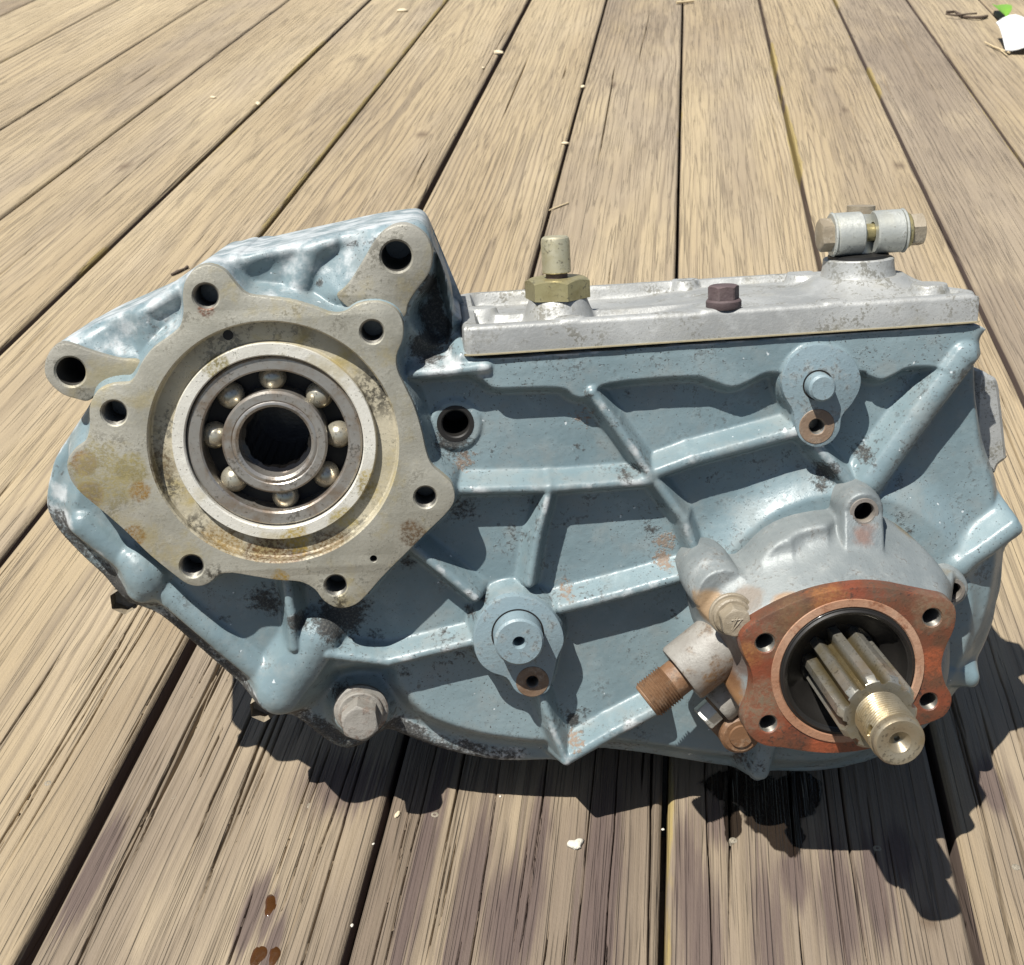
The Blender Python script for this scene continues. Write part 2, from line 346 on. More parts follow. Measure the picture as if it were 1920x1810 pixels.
def grid_mesh(gx, gy, H, sd, attrs, back, bots=None):
    """height field cut along sd = 0 (edge vertices snapped onto the outline), skirt going down to `back`"""
    ny, nx = gx.shape; res = gx[0, 1]-gx[0, 0]
    inside = sd < 0
    cell = inside[:-1, :-1] | inside[1:, :-1] | inside[:-1, 1:] | inside[1:, 1:]
    use = np.zeros_like(inside); use[:-1, :-1] |= cell; use[1:, :-1] |= cell; use[:-1, 1:] |= cell; use[1:, 1:] |= cell
    dy, dx = np.gradient(sd, res); g = np.hypot(dx, dy) + 1e-9
    out = use & ~inside
    mv = np.where(out, sd, 0); X2 = gx - dx/g*mv; Y2 = gy - dy/g*mv
    idx = -np.ones(gx.shape, int); idx[use] = np.arange(use.sum())
    V = np.stack([X2[use], Y2[use], H[use]], 1)
    cy, cx = np.nonzero(cell); q = np.stack([idx[cy, cx], idx[cy, cx+1], idx[cy+1, cx+1], idx[cy+1, cx]], 1)
    # boundary edges
    E_ = np.concatenate([q[:, [0, 1]], q[:, [1, 2]], q[:, [2, 3]], q[:, [3, 0]]]); key = np.sort(E_, 1); code = key[:, 0]*np.int64(len(V)) + key[:, 1]
    u, inv, cnt = np.unique(code, return_inverse=True, return_counts=True); be = E_[cnt[inv] == 1]
    bv = np.unique(be); rem = {int(v): len(V)+i for i, v in enumerate(bv)}
    zb = back if bots is None else None
    Vb = V[bv].copy(); Vb[:, 2] = back
    rem2 = {int(v): len(V)+len(bv)+i for i, v in enumerate(bv)}
    cen = V[:, :2].mean(0); Vc = Vb.copy(); Vc[:, :2] = cen + (Vb[:, :2]-cen)*.3; Vc[:, 2] = back - 2
    Fs = q.tolist() + [[b, a, rem[a], rem[b]] for a, b in be.tolist()] + [[rem[b], rem[a], rem2[a], rem2[b]] for a, b in be.tolist()]
    V = np.concatenate([V, Vb, Vc])
    at = {k: np.concatenate([v[use], v[use].mean()*np.ones(0), v[use][bv], v[use][bv]]) for k, v in attrs.items()}
    return V, Fs, at
def fast_mesh(name, V, Fs, at, mat, parent, angle=50, mm=True):
    me = bpy.data.meshes.new(name); V = np.asarray(V, np.float32)/(1000 if mm else 1)
    Fs = np.asarray(Fs, np.int32)
    me.vertices.add(len(V)); me.vertices.foreach_set('co', V.ravel()); me.loops.add(Fs.size); me.loops.foreach_set('vertex_index', Fs.ravel())
    me.polygons.add(len(Fs)); me.polygons.foreach_set('loop_start', np.arange(0, Fs.size, Fs.shape[1], dtype=np.int32))
    me.update(calc_edges=True); me.validate()
    for k, v in at.items():
        a = me.attributes.new(k, 'FLOAT', 'POINT'); a.data.foreach_set('value', np.asarray(v, np.float32))
    o = bpy.data.objects.new(name, me); COL.objects.link(o); me.materials.append(mat)
    me.polygons.foreach_set('use_smooth', np.ones(len(Fs), bool)); 
    if angle: me.set_sharp_from_angle(angle=math.radians(angle))
    o.parent = parent; return o
# ------------------------------------------------------------------ the deck: every board is a mesh of its own
M_wood = mat_wood()
M_soil = mat_flat('dark_soil', (.035, .03, .024), .95, var=.5, scale=40, bump=.01)
M_joist = mat_flat('old_joist', (.12, .095, .07), .9, var=.3, scale=60)
M_screw = mat_flat('weathered_screw_head', (.24, .21, .16), .6, .2, var=.8, scale=700, bump=.0012)
me = bpy.data.meshes.new('ground'); me.from_pydata([(-9, -6, -.5), (9, -6, -.5), (9, 14, -.5), (-9, 14, -.5)], [], [(0, 1, 2, 3)])
g_ = link('ground', me, M_soil); g_['kind'] = 'structure'
JT = [-.05, .355, .515, .92, 1.33, 1.74, 2.15, 2.56, 2.97, 3.38, 3.79, 4.2]
V, Fc = [], []
for t in (.12, .505, .91, 1.32, 1.73, 2.14, 2.55, 2.96, 3.37, 3.78, 4.15):
    b = len(V)
    for z in (-.026, -.16):
        for s, dt_ in ((-1.75, -.019), (1.35, -.019), (1.35, .019), (-1.75, .019)): p = D2W(s, t+dt_); V.append((p[0], p[1], z))
    Fc += [(b, b+1, b+2, b+3), (b+7, b+6, b+5, b+4)] + [(b+i, b+4+i, b+4+(i+1) % 4, b+(i+1) % 4) for i in range(4)]
deck = mesh('deck', V, Fc, M_joist, None, mm=False); deck['kind'] = 'structure'

GAPS = [-1.68, -1.52, -1.365, -1.21, -1.052, -.885, -.729, -.5745, -.4265, -.271, -.124, .021, .1665, .309, .447, .585, .73, .875, 1.02, 1.165]
GAPW = {9: .0075, 7: .006, 12: .005, 10: .0034, 11: .0032, 8: .004, 13: .005, 14: .005}
GREY = {3: .3, 4: .3, 5: .4, 6: .35, 7: .5, 8: .35, 9: .4, 10: .6, 11: .4, 12: .4, 13: .75, 14: .45, 15: .5}   # by plank
KNOTS = [GD(*p) + (r,) for p, r in (((910, 277), 5), ((728, 219), 5), ((791, 252), 8), ((1557, 129), 11), ((1585, 208), 7), ((1687, 312), 8), ((232, 313), 7), ((1740, 1725), 5), ((318, 700), 7), ((1150, 160), 5))]
STAINS = [(880, 1690, 14, 45), (1000, 1640, 12, 40), (955, 1730, 26, 26), (1320, 1780, 26, 40), (1440, 1775, 18, 45), (1575, 1700, 22, 30), (1645, 1665, 17, 26), (1690, 1600, 20, 18), (1290, 1660, 14, 40), (1345, 1540, 18, 18),
          (470, 1715, 10, 14), (180, 1630, 12, 25), (660, 1470, 50, 20), (1490, 1640, 18, 14), (1120, 1700, 25, 60), (780, 1650, 10, 60), (1860, 1480, 18, 14), (505, 1720, 6, 12), (505, 1790, 8, 14)]
STAINS = [GD(a, b) + (c*.6, d*1.8) for a, b, c, d in STAINS]
OILS = [GD(a, b) + (c, d) for a, b, c, d in ((1445, 1500, 20, 20), (1400, 1478, 26, 14), (1475, 1560, 11, 13), (1445, 1535, 17, 12), (1372, 1545, 5, 15), (1500, 1480, 14, 16))]
SCREWS = [(90, 1468), (325, 1495), (580, 1510), (815, 1527), (1375, 1575), (1645, 1590), (1905, 1625)]
def tvals(dmul):
    t = [.10]
    while t[-1] < 4.15: t.append(t[-1] + max(.0042, dmul*t[-1]))
    return np.array(t)
CRK = {9: 20, 8: 14, 10: 20, 11: 12, 12: 12, 7: 9, 13: 9, 6: 8}
for k in range(len(GAPS)-1):
    near = 7 <= k <= 13; far = k < 3 or k > 16
    s0 = GAPS[k] + GAPW.get(k, .0034)/2; s1 = GAPS[k+1] - GAPW.get(k+1, .0034)/2; w = s1-s0; sc = (s0+s1)/2
    res = .00040 if 8 <= k <= 12 else (.0009 if not far else .002)
    nx = int(w/res); xs = np.linspace(-w/2, w/2, nx)
    xs = np.sort(np.concatenate([xs, [-w/2+.0002, w/2-.0002]])); ts = tvals(.013 if 8 <= k <= 12 else (.017 if not far else .05))
    xx, tt = np.meshgrid(xs, ts); sd_ = 100+k*13; lr = np.random.default_rng(k*31+5)
    # growth rings of a log whose pith wanders under the board
    px_ = (lr.random()-.5)*.09 + .05*(fbm(tt*.7, 0*tt, sd_)-.5) + .012*(fbm(tt*3.1, xx*6, sd_+3)-.5)
    dp = .012 + .05*lr.random() + .045*(fbm(tt*.8+9, 0*tt, sd_+7)-.5) + .006*(fbm(tt*4, xx*12, sd_+8)-.5)
    kn = np.zeros_like(xx); wx = xx.copy()
    for ks, kt, kr in KNOTS:
        dx = (xx-(ks-sc))*1000; dt_ = (tt-kt)*1000
        if abs(ks-sc) < w: 
            e = np.exp(-(dx/(kr*2.6))**2-(dt_/(kr*7))**2); wx = wx + np.sign(dx)*e*.008; kn += np.exp(-((dx/kr)**2+(dt_/(kr*1.3))**2)**2)
    rr = np.hypot(wx-px_, dp)/(.0045+.0035*lr.random()) + 1.4*fbm(tt*1.5, xx*25, sd_+11)
    fr_ = rr % 1; grain = sstep(fr_, .42, .90)**1.5*(1-sstep(fr_, .90, 1.0)); grain *= np.clip(-.25+1.7*fbm(tt*1.3, xx*18, sd_+21), 0, 1.1); grain *= 1.25 if k == 10 else 1
    z = .00032*(grain-.4) + .0004*(fbm(tt*3, xx*14, sd_+31)-.5) - .0009*np.exp(-((w/2-np.abs(xx))/.0016)**2) + .0005*(1-(xx/(w/2))**2)*(lr.random()-.3) - .0003
    if near and k > 7: z += .00045*(fbm(tt*9, xx*330, sd_+41)-.5)
    for c in range(CRK.get(k, 5)*2):
        long_ = c < CRK.get(k, 5)
        x0 = (lr.random()-.5)*w*.96; t0 = .2 + lr.random()**1.6*2.2; ln = (.12+.5*lr.random()) if long_ else (.04+.1*lr.random())
        if k in (8, 9, 10, 11, 12) and c % 2 == 0: t0 = .2+.4*lr.random()
        if t0 > .9 and lr.random() < .75: continue
        cw = (.20+.36*lr.random()**2)*(1 if 8 <= k <= 12 else 1.5)*.001*(1+.35*t0)*(1 if long_ else .7)
        xc = x0 + .014*(fbm(tt*1.4+c, 0*tt, sd_+50)-.5) + .0016*(fbm(tt*22, 0*tt+c, sd_+60)-.5)
        taper = sstep(tt, t0, t0+.3*ln)*(1-sstep(tt, t0+.7*ln, t0+ln))
        dd = np.abs(xx-xc)/(cw*(.35+.65*taper)); z -= .0065*taper*np.exp(-dd**2)
    edge = (w/2-np.abs(xx)); er = .003 + .0018*fbm(tt*5, 0*tt, sd_+71)
    z -= np.where(edge < er, er-np.sqrt(np.maximum(er**2-(er-np.maximum(edge, 0))**2, 0)), 0)*.8
    if k == 8: z -= .0016*sstep(xx, w/2-.03, w/2)          # the board beside the wide gap is worn down
    wob = .0006*(fbm(tt*6, 0*tt, sd_+81)-.5)
    st = np.zeros_like(xx); oil = np.zeros_like(xx)
    ws = xx+sc + .004*(fbm(tt*40, xx*60, 900)-.5); wt = tt + .012*(fbm(tt*40, xx*60, 950)-.5)
    for ss, s_t, a, b in STAINS: st = np.maximum(st, np.exp(-((ws-ss)*1000/a)**2-((wt-s_t)*1000/b)**2))
    for ss, s_t, a, b in OILS: oil = np.maximum(oil, np.exp(-((ws-ss)*1000/a)**2-((wt-s_t)*1000/b)**2)*1.25)
    pol = .75*np.exp(-(edge/.005)**2)*sstep(fbm(tt*2.4, np.sign(xx), sd_+91), .5, .66)*(1.2 if k in (6, 7, 11, 12, 13) else .6); pol *= np.where(tt < .62, .75, 1.)*(.3 if k == 8 else 1)
    if k == 7: pol = np.maximum(pol, .8*np.exp(-((w/2-xx)/.006)**2)*sstep(tt, .7, .9))
    tone = np.clip(.1+.85*fbm(tt*1.6, xx*9, sd_+95) + .1 - (.12 if k != 10 else .3)*(1-sstep(tt, .5, .8)), 0, 1)
    gry = np.clip(GREY.get(k, .45) + .7*(fbm(tt*1.1, xx*12, sd_+97)-.5) + ({10: .5, 11: .25, 9: .22, 12: .15}.get(k, 0)+.12)*(1-sstep(tt, .5, .85)), 0, 1)
    X3 = xx + wob*np.sign(xx)*sstep(np.abs(xx), w/2-.004, w/2)
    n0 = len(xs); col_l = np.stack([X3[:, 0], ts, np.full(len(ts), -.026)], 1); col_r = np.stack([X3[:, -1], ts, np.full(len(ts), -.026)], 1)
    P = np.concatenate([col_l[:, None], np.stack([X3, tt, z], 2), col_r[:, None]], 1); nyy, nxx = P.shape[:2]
    pad = lambda a: np.concatenate([a[:, :1], a, a[:, -1:]], 1).ravel(); st[:, 0] = 1.6; st[:, -1] = 1.6  # board sides: dirt plus the gap's shade painted into the colour
    ii = np.arange(nyy*nxx).reshape(nyy, nxx); Q = np.stack([ii[:-1, :-1], ii[:-1, 1:], ii[1:, 1:], ii[1:, :-1]], 2).reshape(-1, 4)
    pl = fast_mesh('plank', P.reshape(-1, 3), Q, dict(grain=pad(grain), stain_gap_shade=pad(st), oil=pad(oil), pollen=pad(pol), knot=pad(np.minimum(kn, 1)), tone=pad(tone), grey=pad(gry)), M_wood, deck, angle=0, mm=False)
    o2 = D2W(sc, 0); pl.location = (o2[0], o2[1], 0); pl.rotation_euler = (0, 0, -AZ)
    for sx, sy in SCREWS:
        a, b = GD(sx, sy)
        if s0 < a < s1:
            prof = [(.0, -.5), (.7, -.6), (1.0, -.3), (1.6, -.4), (2.0, -.5), (2.2, -.9), (2.2, -3)]
            o = lathe('screw_head', prof, frame((0, 0, 0), (0, 0, 1)), M_screw, pl, 20)
            o.location = (a-sc, b, .0002)

# ------------------------------------------------------------------ the transfer case
case = empty('transfer_case')
case.matrix_world = Matrix(((X[0], U[0], N[0], ORG[0]), (X[1], U[1], N[1], ORG[1]), (X[2], U[2], N[2], ORG[2]), (0, 0, 0, 1)))
tag(case, 'blue-grey cast transfer case with open ball bearing and splined shaft, standing on deck planks', 'transfer case')
mmv = lambda px, py, h: tuple(np.array([*L(px, py, h), h])/1000)
def one(cf, x, y): return cf([(x, y)])[0]
M_cast = mat_casting()
HF, HE1, HE2 = 20, 15, 10                             # bearing flange, upper mounting ear, left mounting ear
M_flange = mat_alloy('machined_alloy_flange', (.25, .24, .195), (.39, .375, .315), .85, .45, metal=.4,
    rust=[(mmv(*one(c1, 225, 1140), HF), .004, .009, (.22, .09, .015)), (mmv(*one(c1, 250, 1270), HF), .004, .010, (.20, .08, .02)), (mmv(*one(c1, 460, 1260), HF), .003, .008, (.27, .15, .03)),
          (mmv(*one(c1, 440, 1450), HF), .003, .008, (.27, .15, .03)), (mmv(*one(c1, 1630, 1440), HF), .003, .011, (.16, .10, .05)), (mmv(*one(c1, 745, 480), HF), .002, .007, (.16, .07, .04)),
          (mmv(*one(c1, 1060, 1640), HF), .002, .008, (.32, .20, .03)), (mmv(*one(c1, 420, 1160), HF), .004, .012, (.30, .25, .10)), (mmv(*one(c1, 300, 1200), HF), .008, .024, (.33, .28, .13))],
    spots=[(mmv(*one(c1, 780, 1620), HF), .002, .008), (mmv(*one(c1, 1300, 1740), HF), .003, .009)])
M_ear = mat_alloy('dirty_cast_ear', (.21, .20, .165), (.35, .335, .285), .9, .35)
M_bore = mat_alloy('oily_bore', (.30, .27, .19), (.44, .40, .30), .9, .75, metal=.15,
    spots=[(mmv(*one(c1, 560, 1240), HF-7), .003, .014), (mmv(*one(c1, 1400, 1490), HF-7), .003, .014), (mmv(*one(c1, 1480, 830), HF-7), .004, .018), (mmv(*one(c1, 690, 1420), HF-7), .003, .012), (mmv(*one(c1, 1180, 1560), HF-7), .003, .014)],
    rust=[(mmv(*one(c1, 1050, 1570), HF-7), .010, .026, (.10, .045, .010)), (mmv(*one(c1, 800, 1500), HF-7), .006, .020, (.22, .14, .04)), (mmv(*one(c1, 1300, 1520), HF-7), .006, .020, (.12, .07, .02)), (mmv(*one(c1, 530, 1150), HF-7), .004, .018, (.14, .10, .05)), (mmv(*one(c1, 1430, 1260), HF-3), .003, .012, (.40, .31, .10)), (mmv(*one(c1, 1130, 1480), HF-3), .003, .013, (.38, .27, .05)), (mmv(*one(c1, 790, 730), HF-3), .003, .010, (.30, .25, .10)), (mmv(*one(c1, 1340, 1380), HF-3), .003, .012, (.40, .32, .11))])
M_seat = mat_alloy('machined_seat_ring', (.52, .50, .44), (.66, .64, .57), .35, .45, metal=.35,
    rust=[(mmv(*one(c1, 1450, 1230), HF-3), .003, .013, (.40, .31, .10)), (mmv(*one(c1, 1130, 1480), HF-3), .003, .014, (.38, .27, .05)), (mmv(*one(c1, 790, 730), HF-3), .003, .010, (.30, .25, .10)), (mmv(*one(c1, 1340, 1390), HF-3), .003, .013, (.40, .32, .11))])
M_hole = mat_steel('drilled_hole', (.10, .095, .085), (.26, .25, .22), (.3, .55), .7)
M_dark = mat_flat('oily_shade_black', (.006, .005, .004), .6, var=.4)  # oil colour that also stands in for shade in gaps and holes
M_race = mat_steel('bearing_steel', (.31, .29, .26), (.45, .425, .385), (.24, .42), .7, (.22, .13, .06), .6)
M_ball = mat_steel('bearing_ball_steel', (.34, .32, .25), (.46, .43, .35), (.22, .34), .6, (.42, .27, .07), .5)
M_cover = mat_alloy('bare_alloy_cover', (.25, .255, .248), (.37, .375, .362), .85, .08, metal=.25, pale=(.48, .49, .48))
M_zinc = mat_alloy('dull_zinc', (.36, .37, .34), (.54, .55, .51), .6, .1, metal=.45)
M_brass = mat_steel('yellow_zinc_brass', (.27, .235, .11), (.45, .40, .23), (.3, .5), .6, (.20, .16, .06), .6)
M_brassp = mat_steel('worn_brass_cap', (.42, .38, .24), (.58, .54, .40), (.3, .5), .55, (.32, .26, .10), .5)
M_boltz = mat_rusty('brown_zinc_bolt', (.20, .165, .115), (.28, .24, .18), (.36, .32, .25), (.35, .6), dk=.25)
M_dkbolt = mat_rusty('dark_rusted_bolt', (.055, .04, .042), (.09, .062, .062), (.15, .12, .12), (.6, .9), dk=.4)
M_grbolt = mat_rusty('grimy_steel_bolt', (.17, .16, .14), (.25, .235, .21), (.16, .10, .07), (.5, .8), dk=.45)
M_rust = mat_rusty('red_brown_rusted_flange', (.15, .036, .014), (.075, .038, .02), (.20, .048, .017), (.42, .7), .25, dk=.9, dark=(.022, .014, .010),
    spots=[(mmv(*one(c4, 720, 800), 62), .006, .016, (.11, .075, .045)), (mmv(*one(c4, 690, 1100), 62), .008, .022, (.14, .105, .068)), (mmv(*one(c4, 850, 690), 62), .005, .016, (.13, .075, .035)), (mmv(*one(c4, 1500, 650), 62), .006, .018, (.15, .10, .06)), (mmv(*one(c4, 980, 1300), 62), .004, .014, (.30, .07, .025)), (mmv(*one(c4, 1000, 600), 62), .004, .015, (.24, .10, .03)), (mmv(*one(c4, 1500, 900), 62), .004, .014, (.28, .07, .025)), (mmv(*one(c4, 860, 1260), 62), .003, .012, (.03, .018, .012)), (mmv(*one(c4, 640, 860), 62), .003, .012, (.24, .10, .03)), (mmv(*one(c4, 1440, 1180), 62), .003, .012, (.05, .03, .018)), (mmv(*one(c4, 1260, 575), 62), .003, .013, (.08, .05, .03))])
M_ringr = mat_rusty('pale_rust_ring', (.26, .135, .08), (.34, .21, .14), (.20, .065, .025), (.35, .6), .15, dk=.3)
M_rustthr = mat_rusty('brown_rusted_thread', (.13, .065, .03), (.19, .11, .06), (.29, .20, .13), (.45, .7), dk=.5)
M_rustring = mat_rusty('rusty_spot_face', (.12, .075, .045), (.18, .125, .085), (.27, .22, .17), (.4, .7), dk=.35)
M_shaft = mat_steel('oily_shaft_steel', (.28, .27, .23), (.42, .40, .345), (.22, .38), .75, (.26, .20, .08), .5, turned=1)
M_thread = mat_steel('pale_thread_steel', (.28, .235, .16), (.40, .345, .25), (.3, .48), .7, (.26, .18, .08), .6, turned=1)
M_rubber = mat_flat('oily_black_rubber', (.010, .009, .008), .5, var=.3, coat=.08)
M_gasket = mat_flat('yellowed_gasket_paper', (.27, .235, .15), .8, var=.3, scale=300)
def mat_housing():                                    # bare grey casting with brown heat and oil stains
    n = NT('output_housing_casting'); big = n.noise(16, 5, .6); mid = n.noise(90, 5, .65); fine = n.noise(600, 4, .7)
    col = n.mix(n.ramp(big, .35, .68), (.135, .155, .16), (.22, .238, .235)); col = n.mix(n.math('MULTIPLY', n.ramp(mid, .5, .75), .4), col, (.36, .365, .345))
    col = n.mix(n.math('MULTIPLY', n.ramp(n.math('ADD', n.math('MULTIPLY', fine, .6), n.math('MULTIPLY', mid, .4)), .53, .66), .75), col, (.09, .078, .065))
    for p, r0, r1, c in [(mmv(*one(c4, 560, 1050), 34), .010, .034, (.17, .08, .025)), (mmv(*one(c4, 620, 960), 40), .004, .016, (.12, .06, .03)), (mmv(*one(c4, 450, 640), 36), .004, .014, (.30, .20, .11)), (mmv(*one(c4, 1150, 330), 26), .004, .014, (.17, .11, .09)),
                        (mmv(*one(c4, 590, 850), 46), .005, .020, (.13, .10, .085)), (mmv(*one(c4, 640, 640), 44), .003, .016, (.19, .16, .13)), (mmv(*one(c4, 1340, 330), 14), .004, .014, (.17, .14, .09)), (mmv(*one(c4, 1540, 560), 20), .004, .014, (.17, .15, .11)),
                        (mmv(*one(c4, 640, 1240), 34), .008, .026, (.10, .06, .035)), (mmv(*one(c4, 800, 620), 58), .004, .012, (.26, .17, .10)), (mmv(*one(c4, 1250, 540), 60), .003, .009, (.30, .22, .15))]:
        f = n.ramp(n.math('ADD', n.spot(p, r0, r1), n.math('MULTIPLY', n.math('SUBTRACT', mid, .5), 1.3)), .3, .85); col = n.mix(n.math('MULTIPLY', f, .9), col, c)
    return n.done(col, n.mixf(mid, .38, .66), .15, n.bump(n.math('ADD', mid, n.math('MULTIPLY', fine, .5)), .0005, .8))
M_house = mat_housing()
M_earh = mat_alloy('grimy_spot_face', (.15, .135, .12), (.24, .215, .19), .9, .2)
M_fit = mat_rusty('brown_stained_fitting', (.18, .165, .145), (.25, .24, .215), (.16, .11, .065), (.4, .65), dk=.45, spots=[(mmv(*one(c4, 540, 1010), 45), .008, .022, (.13, .065, .022)), (mmv(*one(c4, 420, 1000), 42), .003, .012, (.19, .11, .05))])

# outlines ----------------------------------------------------------
SIL = [(112, 842), (92, 890), (84, 950), (104, 995), (150, 1045), (190, 1082), (212, 1108), (236, 1132), (262, 1142), (298, 1158), (355, 1205), (430, 1270), (470, 1305), (490, 1330), (512, 1345), (545, 1345),
       (585, 1372), (620, 1398), (650, 1408), (685, 1398), (722, 1372), (770, 1388), (850, 1415), (940, 1431), (1020, 1430), (1050, 1432), (1062, 1437), (1080, 1422), (1110, 1408), (1200, 1416), (1300, 1432), (1395, 1448),
       (1410, 1465), (1428, 1470), (1442, 1452), (1520, 1452), (1610, 1438), (1700, 1395), (1765, 1335), (1795, 1288), (1826, 1284), (1826, 1266), (1822, 1250), (1850, 1200), (1880, 1110), (1887, 1040), (1900, 1018), (1912, 992), (1900, 972), (1882, 955),
       (1874, 900), (1862, 860), (1848, 800), (1838, 745), (1838, 690), (1837, 640), (1836, 610)]
SEAM = [(1836, 610), (1700, 618), (1400, 638), (1100, 660), (960, 670), (905, 672), (880, 668), (868, 640)]
TOP = cb([(1770, 900), (1710, 840), (1690, 650), (1610, 400), (1548, 250), (1528, 180), (1490, 105), (1440, 68), (1360, 62), (1100, 100), (800, 165), (500, 230), (180, 300), (100, 292), (0, 320)]) + \
      ca([(1650, 380), (1480, 500), (1300, 620), (1240, 680), (900, 840), (650, 960), (450, 1070), (300, 1160), (170, 1240), (90, 1290), (30, 1380), (8, 1480), (22, 1560), (80, 1650), (180, 1725), (300, 1765), (400, 1790)])
HS = -12
SILm = ccw(catmull(np.concatenate([LL(SIL[:-9], HS), np.array([L(*p, h) for p, h in zip(SIL[-9:], np.linspace(HS, 9, 9))]), LL(SEAM[1:], 9), LL(TOP[:2], -20), np.array([L(*p, h) for p, h in zip(TOP[2:], [-52]*17 + list(np.linspace(-50, 16, len(TOP)-19-7)) + [16]*7)])]), 3))
FL = c1([(648, 470), (645, 420), (655, 365), (690, 315), (750, 290), (820, 310), (868, 365), (920, 415), (1000, 428), (1100, 440), (1200, 468), (1280, 497), (1340, 493), (1390, 462), (1440, 450), (1500, 452), (1560, 482), (1590, 540), (1588, 610), (1562, 680), (1568, 745), (1605, 825), (1640, 900), (1670, 1000), (1690, 1090), (1715, 1150), (1760, 1190), (1800, 1230), (1812, 1290), (1785, 1345),
         (1700, 1430), (1600, 1530), (1500, 1630), (1425, 1715), (1375, 1752), (1310, 1762), (1250, 1730), (1212, 1682), (1150, 1650), (1050, 1642), (950, 1626), (860, 1612), (800, 1620), (765, 1650), (720, 1668), (665, 1658), (600, 1612), (500, 1530), (400, 1432), (300, 1345), (205, 1265), (160, 1200), (150, 1135), (178, 1085), (228, 1045), (246, 985), (246, 905), (270, 842), (312, 812), (365, 800), (415, 795), (448, 755), (475, 700), (520, 645), (580, 602), (628, 560), (645, 515)])
FLm = ccw(catmull(LL(FL, HF), 4))
E1 = ccw(catmull(LL(cb([(1540, 420), (1522, 540), (1470, 630), (1400, 720), (1345, 815), (1310, 920), (1150, 960), (1000, 930), (850, 830), (775, 745), (840, 680), (905, 595), (985, 465), (1060, 335), (1125, 250), (1205, 195), (1300, 172), (1400, 190), (1480, 250), (1525, 330)]), HE1), 4))
E2 = ccw(catmull(LL(ca([(12, 1480), (32, 1385), (90, 1295), (180, 1257), (280, 1268), (400, 1312), (560, 1362), (700, 1395), (860, 1410), (930, 1500), (860, 1640), (700, 1680), (480, 1720), (400, 1775), (300, 1757), (180, 1718), (82, 1640), (26, 1560)]), HE2), 4))
c_b = np.array(L(*one(c1, 1036, 1062), HF)); RB = 55.6
def hole(cf, x, y, r, h, dep=18, thr=True):
    px, py = one(cf, x, y); a = np.array(L(px, py, h)); b = np.array(L(*one(cf, x+r, y), h)); return (a[0], a[1], float(np.hypot(*(b-a))), dep, thr)

# cast front: one continuous height field ---------------------------
res = .8
gx, gy = np.meshgrid(np.arange(-286, 192, res), np.arange(-26, 290, res))
def box(P, m):
    P = np.asarray(P); j0 = max(0, int((P[:, 0].min()-m+286)/res)); j1 = int((P[:, 0].max()+m+286)/res)+1; i0 = max(0, int((P[:, 1].min()-m+26)/res)); i1 = int((P[:, 1].max()+m+26)/res)+1
    return np.s_[i0:i1, j0:j1]
sdS = poly_sdf(SILm, gx, gy)
Hh = np.full(gx.shape, float(HS))
def raise_(P, top, slope, k=4., rnd=2., m=40, tilt=None):
    s = box(P, m); sd = poly_sdf(P, gx[s], gy[s]); t = top if tilt is None else top + tilt[0]*(gx[s]-tilt[2]) + tilt[1]*(gy[s]-tilt[3])
    Hh[s] = smax(Hh[s], smin(t + 0*sd, t - slope*sd, rnd), k); return s, sd
def px_poly(pts, h, cf=ci, sub=4): return ccw(catmull(LL(cf(pts), h), sub))
Rf = np.full(gx.shape, -99.); CRW = np.zeros(gx.shape)
def rib(pts, wpx, top, cf=ci, k=None, slope=3.0):
    top *= .86 if k is None else .9; P = LL(cf(pts), top); w = wpx/4.0/2*(.52 if k is None else 1)
    s = box(P, 34); d = np.full(gx[s].shape, 1e9)
    for a, b in zip(P[:-1], P[1:]): d = smin(d, seg_sdf(a, b, gx[s], gy[s])[0], .8)
    crown = top - np.maximum(0, d)**2/(2.2*w)*.9
    R_ = np.where(d < w, crown, top - .41*w - slope*(d-w))
    if k is None: Rf[s] = smax(Rf[s], R_, 1.4); CRW[s] = np.maximum(CRW[s], np.exp(-(d/(w*1.1))**4))
    else: Hh[s] = smax(Hh[s], R_, k)
def bossr(px, py, r_mm, top, k=4, slope=4., cf=ci, dome=0.):
    c = np.array(L(*one(cf, px, py), top)); s = box([c], r_mm+20); d = np.hypot(gx[s]-c[0], gy[s]-c[1])
    t = top - dome*(np.minimum(d, r_mm)/r_mm)**2
    Hh[s] = smax(Hh[s], smin(t, top - dome - slope*(d-r_mm), 1.5), k)
# pan and surrounding steps
PAN = [(150, 905), (139, 979), (206, 1040), (222, 1060), (240, 1092), (277, 1112), (312, 1118), (352, 1152), (414, 1202), (456, 1245), (481, 1278), (502, 1302), (545, 1318), (590, 1290), (625, 1252), (735, 1248), (750, 1285), (793, 1335), (840, 1358), (895, 1374), (950, 1383), (1020, 1390), (1090, 1382), (1200, 1392), (1400, 1420),
       (1520, 1425), (1600, 1410), (1700, 1360), (1770, 1270), (1830, 1180), (1858, 1100), (1868, 1030), (1866, 960), (1858, 900), (1838, 840), (1832, 760), (1834, 700), (1842, 612), (1600, 628), (1200, 655), (905, 675), (790, 690), (740, 640), (500, 600), (230, 720)]
raise_(px_poly(PAN, 0, sub=3), 0, 1.5, 5, 3)
